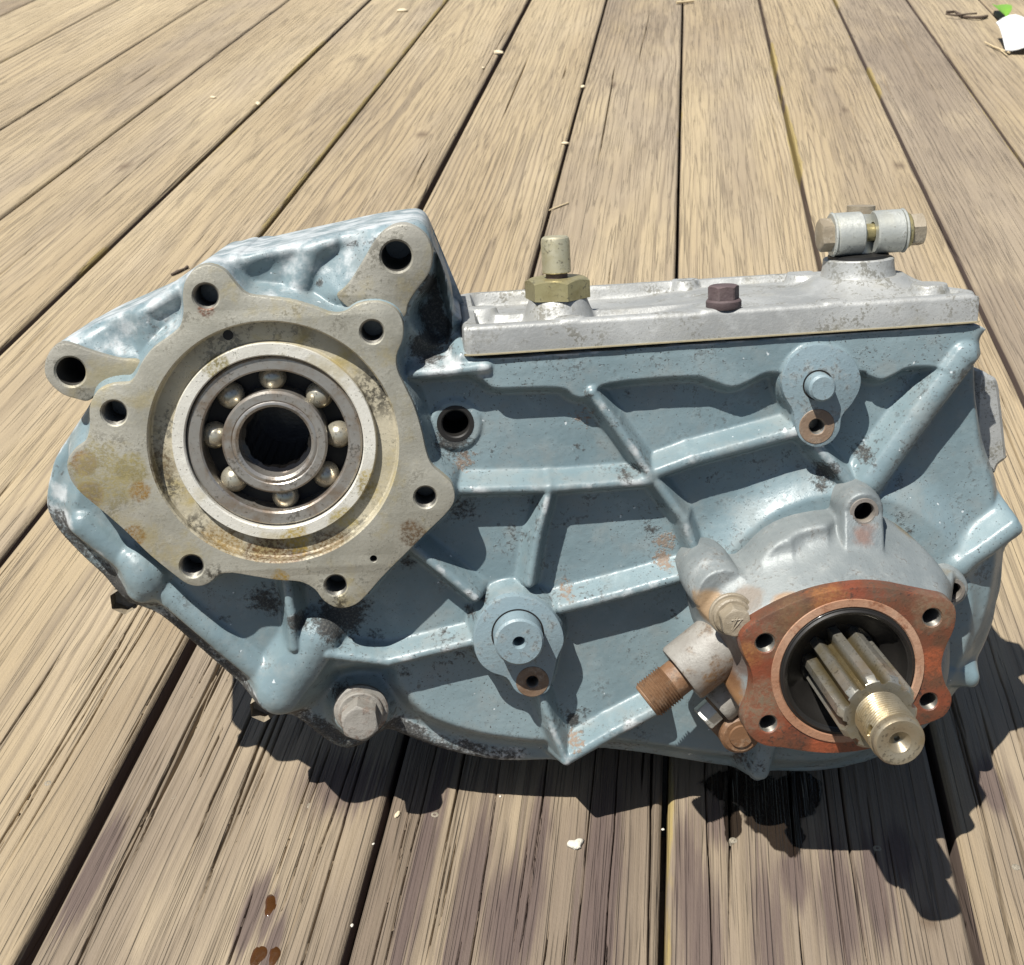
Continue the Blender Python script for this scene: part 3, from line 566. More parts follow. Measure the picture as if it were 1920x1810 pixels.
# body behind bearing flange and the two mounting ears
UP = cb([(1545, 330), (1525, 180), (1480, 110), (1420, 82), (1360, 80), (1100, 118), (800, 185), (500, 252), (180, 322), (60, 330)]) + ca([(1600, 470), (1350, 620), (1240, 740), (900, 900), (650, 1010), (450, 1110), (280, 1230), (150, 1330), (150, 1700), (500, 1800)]) + [(250, 900), (500, 1000), (740, 900), (770, 640), (790, 560), (812, 470)]
raise_(px_poly(UP, 3.6, sub=3), 3.6, .9, 7, 4)
raise_(E1, HE1-2, .8, 5, 1.5)
raise_(E2, HE2-2, .8, 5, 1.5)
rib(cb([(1380, 130), (1050, 170), (700, 250), (400, 300), (100, 350)]), 46, 7, k=7, slope=1.2)
rib(cb([(700, 300), (560, 400), (490, 600), (440, 760)]), 30, 9, k=5, slope=1.6)
rib(cb([(100, 330), (-80, 480), (-150, 640)]), 60, 9, k=7, slope=1.2)
rib(ca([(1240, 760), (1000, 880), (870, 980), (900, 1130), (950, 1330)]), 30, 8, k=5, slope=1.6)
rib(ca([(1230, 720), (900, 880), (600, 1010)]), 20, 4, k=5, slope=1.5)
s_, sdF = raise_(FLm, HF-3, 4.0, 4.5, 1.0)
# pocket on the right of the upper ear
# strip along the lower left edge
rib([(150, 990), (232, 1055), (318, 1125), (420, 1212), (492, 1272)], 40, 5, k=5, slope=2.5)
bossr(268, 1085, 8.5, 9, k=6, slope=2.2, dome=4)
rib([(590, 1212), (556, 1262), (520, 1312)], 78, 15, k=7, slope=2.2)
rib([(250, 1062), (262, 1110)], 50, 8, k=6, slope=2.2)
# beam under the cover
BEAM = [(1834, 608), (1400, 638), (1100, 660), (905, 672), (868, 660), (860, 690), (905, 712)] + c2([(560, 1078), (700, 1080), (940, 1078), (1010, 1120), (1060, 1135), (1110, 1120), (1180, 1062), (1400, 1030), (1700, 1014)]) + \
       c3([(100, 1005), (210, 1038), (300, 1010), (400, 962), (500, 960), (900, 950), (960, 975), (1030, 998), (1100, 970), (1180, 932), (1330, 930), (1420, 960), (1500, 900), (1590, 860)])
raise_(px_poly(BEAM, 9.6, sub=3), 9.6, 2.6, 4.5, 1.0)
rib(c2([(90, 1005), (300, 990), (520, 965)]), 26, 14)
# ribs
rib(c2([(1120, 1110), (1250, 1290), (1440, 1560)]), 30, 14)
rib(c2([(1440, 1560), (1640, 1830)]) + c6([(1820, 360)]), 30, 14)
rib(c2([(330, 1660), (900, 1650), (1440, 1610)]), 30, 14)
rib(c2([(1440, 1580)]) + c3([(0, 1440), (560, 1290)]), 40, 14)
rib(c6([(1075, 40), (1010, 300), (970, 540)]), 26, 14)
rib(c6([(290, 295), (390, 370), (690, 610)]), 30, 16)
rib(c6([(1130, 670), (1450, 590), (1770, 500)]), 34, 15)
rib(c6([(-60, 905), (60, 920), (240, 942), (670, 840)]), 30, 14)
rib(c6([(1030, 1120), (1090, 1290), (1160, 1455)]), 26, 15)
rib(c6([(1160, 1450), (1400, 1310), (1640, 1185)]), 40, 15)
rib(c5([(1130, 260), (1165, 480), (1175, 640)]), 28, 16)
rib(c3([(1500, 880), (1250, 1210), (990, 1570)]), 44, 15, k=6)
rib(c3([(690, 1380), (860, 1570)]), 36, 13)
rib(cc([(530, 1150), (660, 1060), (795, 962)]), 34, 14, k=6, slope=2.5)
rib(cc([(440, 1670), (580, 1700)]), 34, 8, k=5)
rib([(1444, 1385), (1428, 1452)], 34, 12, k=5)
Hh = smax(Hh, Rf, 4.0)
# raised ring of the output bearing
bossr(1571, 1170, 66, 9, k=9, slope=1.0)
# pads
PADA = px_poly([(700, 805), (600, 825), (520, 900), (485, 1000), (500, 1090), (545, 1170), (560, 1260), (590, 1330), (670, 1370), (750, 1345), (800, 1280), (815, 1200), (870, 1130), (912, 1050), (915, 970), (870, 880), (790, 825)], 13, c3)
PADB = px_poly([(910, 598), (800, 620), (715, 700), (680, 820), (705, 930), (770, 990), (850, 1020), (900, 1090), (980, 1118), (1060, 1090), (1090, 1010), (1110, 920), (1145, 830), (1120, 730), (1040, 640)], 15, c6)
raise_(PADA, 10, 4, 3.5, 1); raise_(PADB, 12, 4, 3.5, 1)
bossr(345, 1290, 11.5, 1.2, cf=c2, k=2, slope=2)
bossr(1480, 930, 13, -3, cf=c5, k=6, slope=2)
# right hand tab behind
TAB = px_poly([(600, 200), (660, 215), (695, 245), (712, 350), (738, 590), (736, 620), (700, 650), (680, 690), (640, 660), (590, 560), (585, 350)], HS-10, cc)
# rounded outer edge
seam_y = 211.2+.03*gx; keep = sstep(np.abs(gy-seam_y), 3, 9)+sstep(-gx, 78, 84); keep = np.clip(keep, 0, 1)
Hh -= keep*np.where(sdS > -5, 5-np.sqrt(np.maximum(25-(np.maximum(sdS, -5)+5)**2, 0)), 0)*.9
# pocket: cut down beside the ear
PK = px_poly([(1560, 330), (1630, 500), (1690, 760), (1740, 950), (1720, 1120), (1620, 1190), (1500, 1160), (1420, 1040), (1370, 900), (1400, 780), (1480, 670), (1535, 540)], 0, cb)
s = box(PK, 12); sd = poly_sdf(PK, gx[s], gy[s]); Hh[s] = np.minimum(Hh[s], np.maximum(-14, 12+5.0*(sd-1.0)) + np.where(sd > 1, 99, 0)) 
CUTS = [(c_b[0], c_b[1], RB)] + [hole(c1, *q, HF)[:3] for q in ((745, 425, 55), (1457, 577, 51), (352, 925, 55), (1686, 1286, 48), (685, 1582, 51), (1302, 1665, 48), (1464, 1550, 15))] + [hole(cb, 1252, 432, 122, HE1)[:3], hole(ca, 248, 1512, 132, HE2)[:3], hole(c2, 345, 1290, 78, 4.4)[:3]]
CUTS += [(*L(*one(c3, 676, 1255), 13), 3.6), (*L(*one(c6, 983, 1038), 15), 3.0)]
Hcut = lambda: [Hh.__setitem__(np.hypot(gx-a, gy-b) < r+1.0, np.minimum(Hh, -46)[np.hypot(gx-a, gy-b) < r+1.0]) for a, b, r in CUTS]
Hh += .35*(fbm(gx*.08, gy*.08, 5)-.5) + .16*(fbm(gx*.5, gy*.5, 15)-.5)
Hcut()
# wear and dirt masks
bare = np.zeros(gx.shape); dirt_shade = np.zeros(gx.shape); rust = np.zeros(gx.shape)
def blob(A, px, py, r, v, cf=ci, h=5, ry=None):
    c = L(*one(cf, px, py), h); sc_ = 4.1; a = r/sc_; b = (ry or r)/sc_; m = v*np.exp(-((gx-c[0])/a)**2-((gy-c[1])/b)**2); np.maximum(A, m, out=A)
for p in ((870, 868, 36, .75), (1095, 785, 40, .6), (1250, 1022, 34, .8), (1245, 1052, 26, .85), (1062, 1108, 28, .7), (1078, 1385, 24, .75), (815, 900, 24, .5), (1050, 1095, 18, .6)): blob(rust, *p)
for p in ((1545, 885, 34, .75), (1620, 852, 26, .7), (835, 600, 60, 1.0), (830, 540, 50, 1.0), (800, 650, 40, .9), (660, 440, 26, .85), (700, 428, 30, .9), (590, 450, 16, .6), (598, 530, 12, .7), (640, 1155, 70, .85), (500, 1130, 50, .7), (745, 730, 30, .7),  # blobs in the pocket beside the ear paint its shade along with grime
          (850, 830, 50, .75), (1170, 885, 24, .55), (880, 1150, 24, .55), (1100, 735, 18, .5), (1075, 1360, 20, .8), (1040, 1170, 26, .45), (420, 540, 26, .4), (1010, 990, 36, .4), (1060, 1020, 24, .5), (1220, 995, 34, .55), (870, 960, 60, .5), (1540, 905, 26, .6),
          (640, 1320, 30, .7), (760, 1270, 34, .5), (1200, 1390, 60, .45), (1400, 1430, 60, .5), (1130, 1120, 40, .35), (1680, 960, 40, .5), (1700, 990, 26, .5), (560, 1160, 30, .8), (420, 1170, 26, .5), (1200, 660, 20, .5), (960, 690, 26, .45), (1660, 1010, 22, .5), (1300, 620, 24, .3), (1195, 875, 22, .55), (1240, 950, 20, .5), (1000, 945, 22, .5), (905, 1118, 20, .55), (1285, 1062, 18, .6), (1270, 1155, 26, .45), (765, 1062, 26, .6), (1420, 965, 22, .4), (1330, 905, 22, .4), (1475, 858, 18, .5), (1690, 905, 24, .5), (1640, 935, 16, .6), (930, 738, 26, .5), (1180, 742, 22, .45), (1440, 728, 20, .45), (1700, 712, 18, .5), (1150, 790, 22, .4), (1330, 985, 30, .35), (950, 1240, 26, .4), (1100, 1340, 26, .5), (830, 1190, 22, .45), (700, 1200, 30, .55), (1000, 1340, 30, .35), (1790, 1010, 26, .45)): blob(dirt_shade, *p)
for p in ((95, 940, 26, .9), (110, 990, 30, .9), (130, 860, 24, .8), (175, 1045, 22, .6), (905, 690, 30, .7), (850, 680, 26, .7), (800, 690, 30, .6), (210, 640, 60, .45), (330, 560, 60, .7), (300, 545, 50, .8), (770, 410, 30, .4), (560, 470, 120, .56), (430, 500, 80, .56), (680, 480, 80, .52), (760, 420, 60, .6), (240, 610, 80, .5), (160, 650, 60, .5), (340, 560, 80, .6), (1870, 780, 20, .7), (430, 1260, 26, .4), (760, 1390, 30, .5)): blob(bare, *p)
band = sstep(sdS, -14, -7)*sstep(gx, -40, -70)*sstep(-gy, -150, -135)          # grimy outer flange at the lower left
dirt_shade = np.maximum(dirt_shade, band*(.35+.55*fbm(gx*.06, gy*.06, 33))); bare = np.maximum(bare, band*(.2+.75*fbm(gx*.07, gy*.07, 44)))
bare = np.maximum(bare, .62*sstep(-sdS, 2.0, .2))
bare = np.maximum(bare, .55*np.exp(-((gy-(210.5+.03*gx))/2.2)**2)*sstep(gx, -95, -80))
dirt_shade = np.minimum(dirt_shade*1.2, 1.1); bare = np.maximum(bare, CRW*(.12+.5*fbm(gx*.05, gy*.05, 91)))
dirt_shade = np.maximum(dirt_shade, .30*sstep(fbm(gx*.035, gy*.035, 61), .5, .7)+.12*sstep(fbm(gx*.1, gy*.1, 62), .5, .7)); dirt_shade *= 1-sstep(gy, 150, 200)*(1-sstep(-sdS, 2, 7))
V, Fs, at = grid_mesh(gx, gy, Hh, sdS, dict(bare=bare, dirt_shade=dirt_shade, rust=rust), -62)
body = fast_mesh('casting', V, Fs, at, M_cast, case, 60)

# rear half: joint flange, back shell, feet that carry the case
def slab(name, P, top, bot, mat, bevel=2., parent=case):
    P = ccw(np.asarray(P)); n = len(P); V, Fc = [], []
    rings = [(offset(P, -bevel), top), (P, top-bevel), (P, bot+bevel), (offset(P, -bevel), bot)]
    for R, z in rings: V += [(x, y, z) for x, y in R]
    for k in range(3):
        for i in range(n): j = (i+1) % n; Fc.append((k*n+i, (k+1)*n+i, (k+1)*n+j, k*n+j))
    for b, rev in ((0, 0), (3*n, 1)):
        for t in tessellate_polygon([[Vector((x, y, 0)) for x, y in rings[0][0]]]): Fc.append(tuple(b+q for q in t))
    return mesh(name, V, Fc, mat, parent, 40)
M_casr = mat_alloy('grimy_rear_casting', (.16, .19, .21), (.24, .28, .30), .8, 0, metal=.1)
slab('rear_half', offset(SILm[::2], -3.5), -60, -112, M_casr, 6)
slab('lifting_tab', TAB, HS-8, HS-20, M_cover, 2)
def zfoot(x, h): return -(ORG[2]*1000 + x*X[2] + h*N[2])/U[2]        # case y where the deck is, below a point
for x0, x1, h0, h1 in ((-66, -48, -78, -98), (60, 84, -70, -90), (-20, 40, -104, -116)):
    V = []
    for h in (h0, h1):
        for x, y in ((x0, 12), (x1, 12), (x1, zfoot(x1, h)-.3), (x0, zfoot(x0, h)-.3)): V.append((x, y, h))
    mesh('foot', V, [(0, 1, 2, 3), (7, 6, 5, 4), (0, 4, 5, 1), (1, 5, 6, 2), (2, 6, 7, 3), (3, 7, 4, 0)], M_casr, case, 30)
lathe('rear_output_housing', [(0, -190), (30, -190), (34, -186), (36, -150), (48, -118), (48, -100)], frame((83, 72, 0), (0, 0, 1)), M_casr, case, 48)

# bearing flange and ears
fl_h = [hole(c1, 745, 425, 55, HF), hole(c1, 1457, 577, 51, HF), hole(c1, 352, 925, 55, HF), hole(c1, 1686, 1286, 48, HF), hole(c1, 685, 1582, 51, HF), hole(c1, 1302, 1665, 48, HF), hole(c1, 1464, 1550, 15, HF, 8, False)]
def plate_big(name, P, top, bot, holes, bigc, bigr, mat, par=None):
    P = ccw(np.asarray(P)); V, Fc, mi = [], [], []; n = len(P)
    rings = [(offset(P, -.7), top), (offset(P, -.2), top-.2), (P, top-.8), (offset(P, .05*(top-bot)), bot)]
    for R, z in rings: V += [(x, y, z) for x, y in R]
    for k in range(3):
        for i in range(n): j = (i+1) % n; Fc.append((k*n+i, (k+1)*n+i, (k+1)*n+j, k*n+j)); mi.append(0)
    loops = [[Vector((x, y, 0)) for x, y in rings[0][0]]]; idx = list(range(n)); m = 160
    b = len(V); V += [(*p, top) for p in circ(bigc, bigr, m)]; loops.append([Vector((*V[b+i][:2], 0)) for i in range(m)][::-1]); idx += [b+i for i in range(m)][::-1]
    for hx, hy, r, dep, thr in holes:
        m2 = 40; prof = [(r*1.12, 0), (r, -r*.14)]; z = -r*.14
        if thr:
            while -z < dep: prof += [(r*.91, z-.55), (r, z-1.1)]; z -= 1.1
        prof += [(r*.9, -dep), (.02, -dep)]; b = len(V)
        for rr_, zz in prof: V += [(hx+rr_*math.cos(2*math.pi*i/m2), hy+rr_*math.sin(2*math.pi*i/m2), top+zz) for i in range(m2)]
        for k in range(len(prof)-1):
            for i in range(m2): j = (i+1) % m2; Fc.append((b+k*m2+i, b+k*m2+j, b+(k+1)*m2+j, b+(k+1)*m2+i)); mi.append(0 if k == 0 else 1)
        loops.append([Vector((*V[b+i][:2], 0)) for i in range(m2)][::-1]); idx += [b+i for i in range(m2)][::-1]
    for t in tessellate_polygon(loops): Fc.append(tuple(idx[q] for q in t)); mi.append(0)
    o = mesh(name, V, Fc, [mat, M_hole], par or case, 30, fix=False, mi=mi); me = o.data; bm = bmesh.new(); bm.from_mesh(me); bm.normal_update()
    bmesh.ops.reverse_faces(bm, faces=[f for f in bm.faces if len(f.verts) == 3 and f.normal.z < -.9]); bm.to_mesh(me); bm.free(); me.set_sharp_from_angle(angle=math.radians(30)); return o
# the cast field must not poke through the bore: it is lowered there below
plate_big('bearing_flange', FLm, HF, HF-9, fl_h, c_b, RB, M_flange)
plate('mounting_ear', E1, HE1, HE1-6, [hole(cb, 1252, 432, 122, HE1, 45, False)], M_ear, case, 1.0, hmat=M_hole)
plate('mounting_ear', E2, HE2, HE2-6, [hole(ca, 248, 1512, 132, HE2, 45, False)], M_ear, case, 1.0, hmat=M_hole)
fb = frame((*c_b, HF-34), (0, 0, 1))
bore = lathe('bearing_bore', [(RB, 34), (RB-.7, 33.2), (RB-.9, 28.4), (RB-1.6, 27.6), (45.9, 27.3), (45.4, 28), (45.2, 30.4)], fb, M_bore, case, 160)
lathe('seat_ring', [(45.3, 30.2), (44.9, 31), (40.1, 31), (39.5, 30.4), (39.4, 10)], fb, M_seat, bore, 160)
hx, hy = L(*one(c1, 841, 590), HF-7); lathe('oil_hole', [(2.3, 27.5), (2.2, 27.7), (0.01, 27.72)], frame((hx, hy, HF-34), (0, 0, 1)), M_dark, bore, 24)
V = []
race = lathe('ball_bearing', [(39.0, 10), (39.0, 28.2), (38.0, 29.2), (33.4, 29.2), (32.6, 28.4), (32.4, 24), (33.2, 19), (32.4, 14)], fb, M_race, case, 128)
lathe('inner_race', [(23.4, 14), (22.8, 19), (23.4, 25), (23.5, 29), (22.5, 30.2), (19.4, 30.2), (18.9, 29.8), (18.2, 30.2), (17.4, 30.2), (16.2, 29.0), (16.1, 12)], fb, M_race, race, 96)
lathe('bearing_gap', [(39.2, 15), (32, 15), (23, 14.5), (16, 14)], fb, M_dark, race, 64)  # black floor between the races, the gap's shade put into its colour
bmx = bpy.data.meshes.new('ball'); bm = bmesh.new(); bmesh.ops.create_uvsphere(bm, u_segments=28, v_segments=18, radius=.0062); bm.to_mesh(bmx); bm.free()
ang0 = [math.atan2(-(y-1078), x-1045) for x, y in ((1045, 815), (1240, 895), (1325, 1075), (1260, 1265), (1063, 1335), (865, 1240), (780, 1057), (858, 880))]
for i, a in enumerate(ang0):
    if i == 0: o = link('ball', bmx, M_ball, race)
    else: o = bpy.data.objects.new('ball', bmx); COL.objects.link(o); o.parent = race
    o.location = ((c_b[0]+27.9*math.cos(a))/1000, (c_b[1]+27.9*math.sin(a))/1000, (19.6+HF-34)/1000)
# input gear with internal splines, deep in the bearing
V, Fc = [], []; ns = 96
for z, o_ in ((20+HF-34, 0), (-42, 0)):
    for i in range(ns): a = 2*math.pi*i/ns; r = 14.6 if (i % 8) < 4 else 14.0; V.append((c_b[0]+r*math.cos(a), c_b[1]+r*math.sin(a), z))
for i in range(ns): j = (i+1) % ns; Fc.append((i, j, ns+j, ns+i))
b = len(V); V += [(c_b[0]+16.2*math.cos(2*math.pi*i/ns), c_b[1]+16.2*math.sin(2*math.pi*i/ns), 20.5+HF-34) for i in range(ns)]
for i in range(ns): j = (i+1) % ns; Fc.append((i, b+i, b+j, j))
V.append((c_b[0], c_b[1], -42)); Fc += [(ns+i, ns+(i+1) % ns, len(V)-1) for i in range(ns)]
mesh('input_gear', V, Fc, mat_steel('dark_oily_gear', (.025, .022, .02), (.08, .07, .065), (.15, .3), .9), case, 30, fix=False)

# shift-fork pins, pads and their rusty spot faces
def pad(P, top, pc, pr, plen, cf, rust_c, hole_r, ring_r, pinhole, hpix):
    fx, fy = one(cf, *pc)
    ft = top + plen; x, y = L(fx, fy, ft)
    pl = plate('pin_boss', P, top, top-6, [(*L(*one(cf, *rust_c), top), hole_r, 10, True)], M_padp, case, .6, hmat=M_hole)
    lathe('clearance_ring', [(pr+.9, top+.05), (pr+.1, top+.02), (pr-.3, top-.6)], frame((x, y, 0), (0, 0, 1)), M_dark, pl, 48)
    prof = [(pr, top-3), (pr, ft-1.1), (pr-1.0, ft), (max(pinhole, 0), ft)] + ([(pinhole*.85, ft-.8), (pinhole*.7, ft-14), (0, ft-14.5)] if pinhole else [])
    pin = lathe('pin', prof, frame((x, y, 0), (0, 0, 1)), M_padp, pl, 56)
    rx, ry = L(*one(cf, *rust_c), top); lathe('spot_face', [(hole_r, top-.2), (hole_r+.5, top+.25), (ring_r-.3, top+.3), (ring_r, top+.05)], frame((rx, ry, 0), (0, 0, 1)), M_rustring, pl, 48)
    return pl
n = NT('painted_pad'); mid = n.noise(120, 5, .65); fine = n.noise(600, 4, .7)
col = n.mix(n.noise(30, 4, .6), (.135, .19, .215), (.20, .26, .285)); col = n.mix(n.math('MULTIPLY', n.ramp(mid, .52, .72), .5), col, (.26, .27, .255)); col = n.mix(n.math('MULTIPLY', n.ramp(n.math('ADD', n.math('MULTIPLY', fine, .6), n.math('MULTIPLY', mid, .4)), .53, .62), .7), col, (.08, .08, .075))
M_padp = n.done(col, n.mixf(mid, .35, .55), 0., n.bump(n.math('ADD', mid, n.math('MULTIPLY', fine, .6)), .0004, .8))
pad(PADA, 13, (710, 1048), 6.2, 8, c3, (676, 1255), 3.6, 8.3, 0, 0)
pad(PADB, 15, (915, 838), 11.6, 11, c6, (983, 1038), 3.0, 7.9, 3.2, 0)
hx = hole(c2, 345, 1290, 78, 4.4, 20, False)
lathe('bolt_hole', [(hx[2]+2.6, .6), (hx[2]+2.2, 1.5), (hx[2]+.5, 1.5), (hx[2], 1.1), (hx[2]-.2, .9), (hx[2]-.3, -30), (0.02, -30)], frame((hx[0], hx[1], 0), (0, 0, 1)), M_dark, body, 40)

# top cover ----------------------------------------------------------
TL = .031; YS = 211.6                                  # seam line y = YS + TL * x
CF = 11.; xl, xr = L(868, 620, CF)[0], L(1839, 585, CF)[0]
CT = 12.4; yt = YS + CT
bk = [LY(px, py, yt, TL) for px, py in ((868, 545), (900, 540), (1200, 524), (1440, 516), (1690, 512), (1735, 520))]
print('cover back', bk, xl, xr)
dk_ = -100
CP = [(xl, 3), (xl+2, 8), (xl+7, CF), (-20, CF), (60, CF), (xr-9, CF), (xr-2.5, 8), (xr, 2), (xr-1, -9), (128, -62), (118, -88), (108, -96), (60, -97), (0, -98), (-60, -99), (xl+8, -99), (xl+2, -96), (xl, -90), (xl, -40)]
CPm = ccw(catmull(CP, 6))
rc = .7; cx_, ch_ = np.meshgrid(np.arange(xl-3, xr+3, rc), np.arange(-104, 16, rc)); sdc = poly_sdf(CPm, cx_, ch_)
ct = np.full(cx_.shape, 5.5)
mound = 5.5 + 6.5*sstep(cx_, 0, 55)*np.exp(-((ch_+40)/60)**2); ct = np.maximum(ct, mound)
ct = smax(ct, CT + np.minimum(0, (sdc+6.5))*3.0, 1.5)
def cdisc(x, h, r, top, k=2., sl=3.):
    global ct
    d = np.hypot(cx_-x, ch_-h); ct = smax(ct, top - sl*np.maximum(0, d-r), k)
def crib(a, b, w, top, k=2.5, sl=2.5):
    global ct
    d, t = seg_sdf(a, b, cx_, ch_); ct = smax(ct, top - sl*np.maximum(0, d-w), k)
sw = (L(1048, 560, -30)[0], -36); bs = (L(1617, 540, -34)[0], -40)
cdisc(sw[0], sw[1], 13.5, 16.5, 3, 2.6); crib(sw, (xr-30, -38), 3, 9); crib(sw, (xl+8, -38), 2.4, 9.5); crib(sw, (sw[0]+4, 6), 3, 9.5)
cdisc(bs[0], bs[1], 21, 17, 8, .9); crib((bs[0], bs[1]), (40, -60), 8, 10)
for (px, py) in ((1070, 600), (1345, 590), (1560, 566), (1500, 512), (1742, 530), (1275, 520), (905, 578)):
    hh = LY(px, py, yt, TL); cdisc(hh[0], max(-92, min(4.5, hh[1])), 6.5, CT+.4)
bx2 = LY(1742, 532, yt+3, TL); cdisc(bx2[0], bx2[1], 8, CT+3); bx3 = LY(1505, 515, yt+3, TL); cdisc(bx3[0], max(-90, bx3[1]), 8, CT+3.5)
ct -= np.where(sdc > -2.2, 2.2-np.sqrt(np.maximum(4.84-(np.maximum(sdc, -2.2)+2.2)**2, 0)), 0)
ct += .25*(fbm(cx_*.1, ch_*.1, 71)-.5) + .12*(fbm(cx_*.6, ch_*.6, 72)-.5)
V, Fs, at = grid_mesh(cx_, ch_, ct, sdc, {}, 0.)
V2 = np.stack([V[:, 0], YS + TL*V[:, 0] + V[:, 2], V[:, 1]], 1); V2[V[:, 2] < -.5, 1] += 2
cover = fast_mesh('top_cover', V2, np.asarray(Fs)[:, ::-1], {}, M_cover, case, 40)
P = offset(CPm, .9); Vg = []; n_ = len(P)
P2 = P + .5*(np.stack([fbm(P[:, 0]*.4, P[:, 1]*.4, 5), fbm(P[:, 0]*.4, P[:, 1]*.4, 9)], 1)-.5)
for z in (.2, -.4): Vg += [(x, YS + TL*x + z - .2, h) for x, h in P2]
mesh('gasket', Vg, [(i, (i+1) % n_, n_+(i+1) % n_, n_+i) for i in range(n_)] + [list(range(n_)), list(range(n_, 2*n_))], M_gasket, cover, 30)
up = (-TL, 1, 0)
def ctop(x): return YS + TL*x
for (px, py, r) in ((1070, 598, 4.6), (1560, 566, 4.6), (1275, 519, 4.4)):
    hh = LY(px, py, yt, TL); lathe('screw_hole', [(r, .25), (r-.3, .0), (r-.4, -.4), (.02, -.5)], frame((hh[0], ctop(hh[0])+CT+.3, max(-92, min(4.5, hh[1]))), up), M_hole, cover, 28)
# switch
sx, sh = sw; y0 = ctop(sx)+16
fs = frame((sx, y0, sh), up, (math.cos(.30), 0, math.sin(.30)))
sw_o = hexhead('switch', 27.5, 9.6, fs, M_brass, case, rot=0)
lathe('switch_neck', [(5.2, 9), (5.2, 14), (0, 14)], frame((sx, y0, sh), up), M_dkbolt, sw_o, 32)
lathe('switch_cap', [(5.0, 12.2), (6.6, 12.0), (6.9, 12.4), (6.9, 26.5), (6.5, 28.2), (5.6, 29), (0, 29.2)], frame((sx, y0, sh), up), M_brassp, sw_o, 40)
# dark bolt on the rim
hb = LY(1366, 584, yt, TL); fb2 = frame((hb[0], ctop(hb[0])+CT-.1, min(4., hb[1])), up, (math.cos(.2), 0, math.sin(.2)))
wb = lathe('rim_bolt', [(2, 0), (7.6, 0), (8.0, .8), (8.0, 3.4), (7.4, 4.2), (5, 4.3)], fb2, M_dkbolt, case, 36)
o_ = fb2[0] + fb2[3]*4.3; hexhead('bolt_head', 12.6, 6.2, (o_, *fb2[1:]), M_dkbolt, wb, rot=.2)
# lever boss, yoke and clamp bolt
bx, bh = bs; yb = ctop(bx)
lathe('lever_boss', [(23, 8), (19.5, 14), (17.7, 18), (17.1, 21), (16.8, 25), (16.2, 25.6), (13.5, 25.6), (13.2, 23), (0, 23)], frame((bx, yb, bh), up), M_cover, cover, 64)
lathe('lever_seal', [(14.6, 24), (14.4, 27), (9, 27.6), (0, 27.6)], frame((bx, yb, bh), up), M_rubber, case, 40)
cyk = yb + 37.5
fx = frame((bx+2.2, cyk, bh+2), (1, TL, 0))
rb_ = lambda a, b, nm, mt, par, r=10.2, ri=5.: lathe(nm, [(ri, a), (r-.7, a), (r, a+.7), (r, b-.7), (r-.7, b), (ri, b), (ri, a)], fx, mt, par, 48)
yoke = rb_(-16.2, -2.9, 'lever_yoke', M_zinc, case); rb_(2.9, 16.6, 'yoke_eye', M_zinc, yoke)
V, Fc = tube_vf([(bx+2, cyk-14, bh-4), (bx+2, cyk-4, bh-6), (bx+2, cyk+8, bh-7)], [7.2, 7.2, 6.2], 20); mesh('lever_stem', V, Fc, M_zinc, yoke, 35)
V, Fc = tube_vf([(bx+2, cyk+7, bh-8), (bx+2, cyk+12, bh-8)], 6.8, 24); mesh('stem_cap', V, Fc, M_boltz, yoke, 35)
for sgn in (-1, 1):
    a, b = (-17.6, -16.3) if sgn < 0 else (16.7, 18.0)
    rb_(a, b, 'washer', M_zinc, yoke, 10.6, 4)
rb_(18.1, 20.6, 'lock_washer', M_brass, yoke, 8.4, 4)
cb_ = lathe('clamp_bolt', [(0, -18), (4.2, -18), (4.2, 21), (0, 21)], fx, M_brass, yoke, 24)
hexhead('bolt_head', 14, 6.4, (fx[0]+fx[3]*20.6, *fx[1:]), M_boltz, yoke, rot=.25)
hexhead('nut', 14, 6.0, (fx[0]-fx[3]*17.6, fx[1], -fx[2], -fx[3]), M_boltz, yoke, rot=.1)

# lower left bolt on the joint flange and two hex heads peeping out below it
bx_, by_ = L(*one(c5, 1480, 930), 2); fr1 = frame((bx_, by_, -3.5), (0, 0, 1), (math.cos(.35), math.sin(.35), 0))
wl = lathe('flange_bolt', [(3, 0), (13.0, 0), (13.3, .6), (13.3, 2.6), (12.6, 3.2), (12.4, 3.4), (11.2, 3.6), (11, 5.8), (10.4, 6.4), (4, 6.4)], fr1, M_grbolt, case, 56)
hexhead('bolt_head', 16.6, 11.5, (fr1[0]+fr1[3]*6.3, *fr1[1:]), M_grbolt, wl, rot=.3, cup=.5)
for px, py in ((234, 1124), (494, 1326)):
    x, y = L(px, py, -20); hexhead('joint_bolt_head', 12, 10, frame((x, y, -17), (0, 0, -1)), M_boltz, case, rot=.5)

# output housing -----------------------------------------------------
HO = 62.
c_o = np.array(L(1589, 1259, HO))
OF = c4([(592, 800), (605, 765), (640, 730), (700, 692), (800, 640), (900, 600), (1000, 572), (1100, 556), (1200, 549), (1300, 557), (1400, 577), (1500, 597), (1560, 610), (1595, 640), (1603, 690), (1590, 755), (1560, 820), (1540, 880), (1536, 940), (1556, 1010), (1580, 1055), (1578, 1105), (1545, 1155), (1480, 1185), (1400, 1215), (1300, 1270), (1180, 1312), (1030, 1328), (900, 1320), (800, 1303), (710, 1292), (650, 1258), (612, 1205), (612, 1150), (640, 1080), (652, 1000), (640, 930), (610, 870)])
OFm = ccw(catmull(LL(OF, HO), 3))
OB = [(1286, 1062), (1296, 1046), (1330, 1036), (1379, 1038), (1431, 990), (1491, 964), (1571, 954), (1640, 962), (1690, 990), (1720, 1020), (1743, 1056), (1775, 1095), (1780, 1150), (1762, 1220), (1720, 1290), (1640, 1340), (1540, 1355), (1440, 1330), (1360, 1270), (1310, 1190), (1290, 1120)]
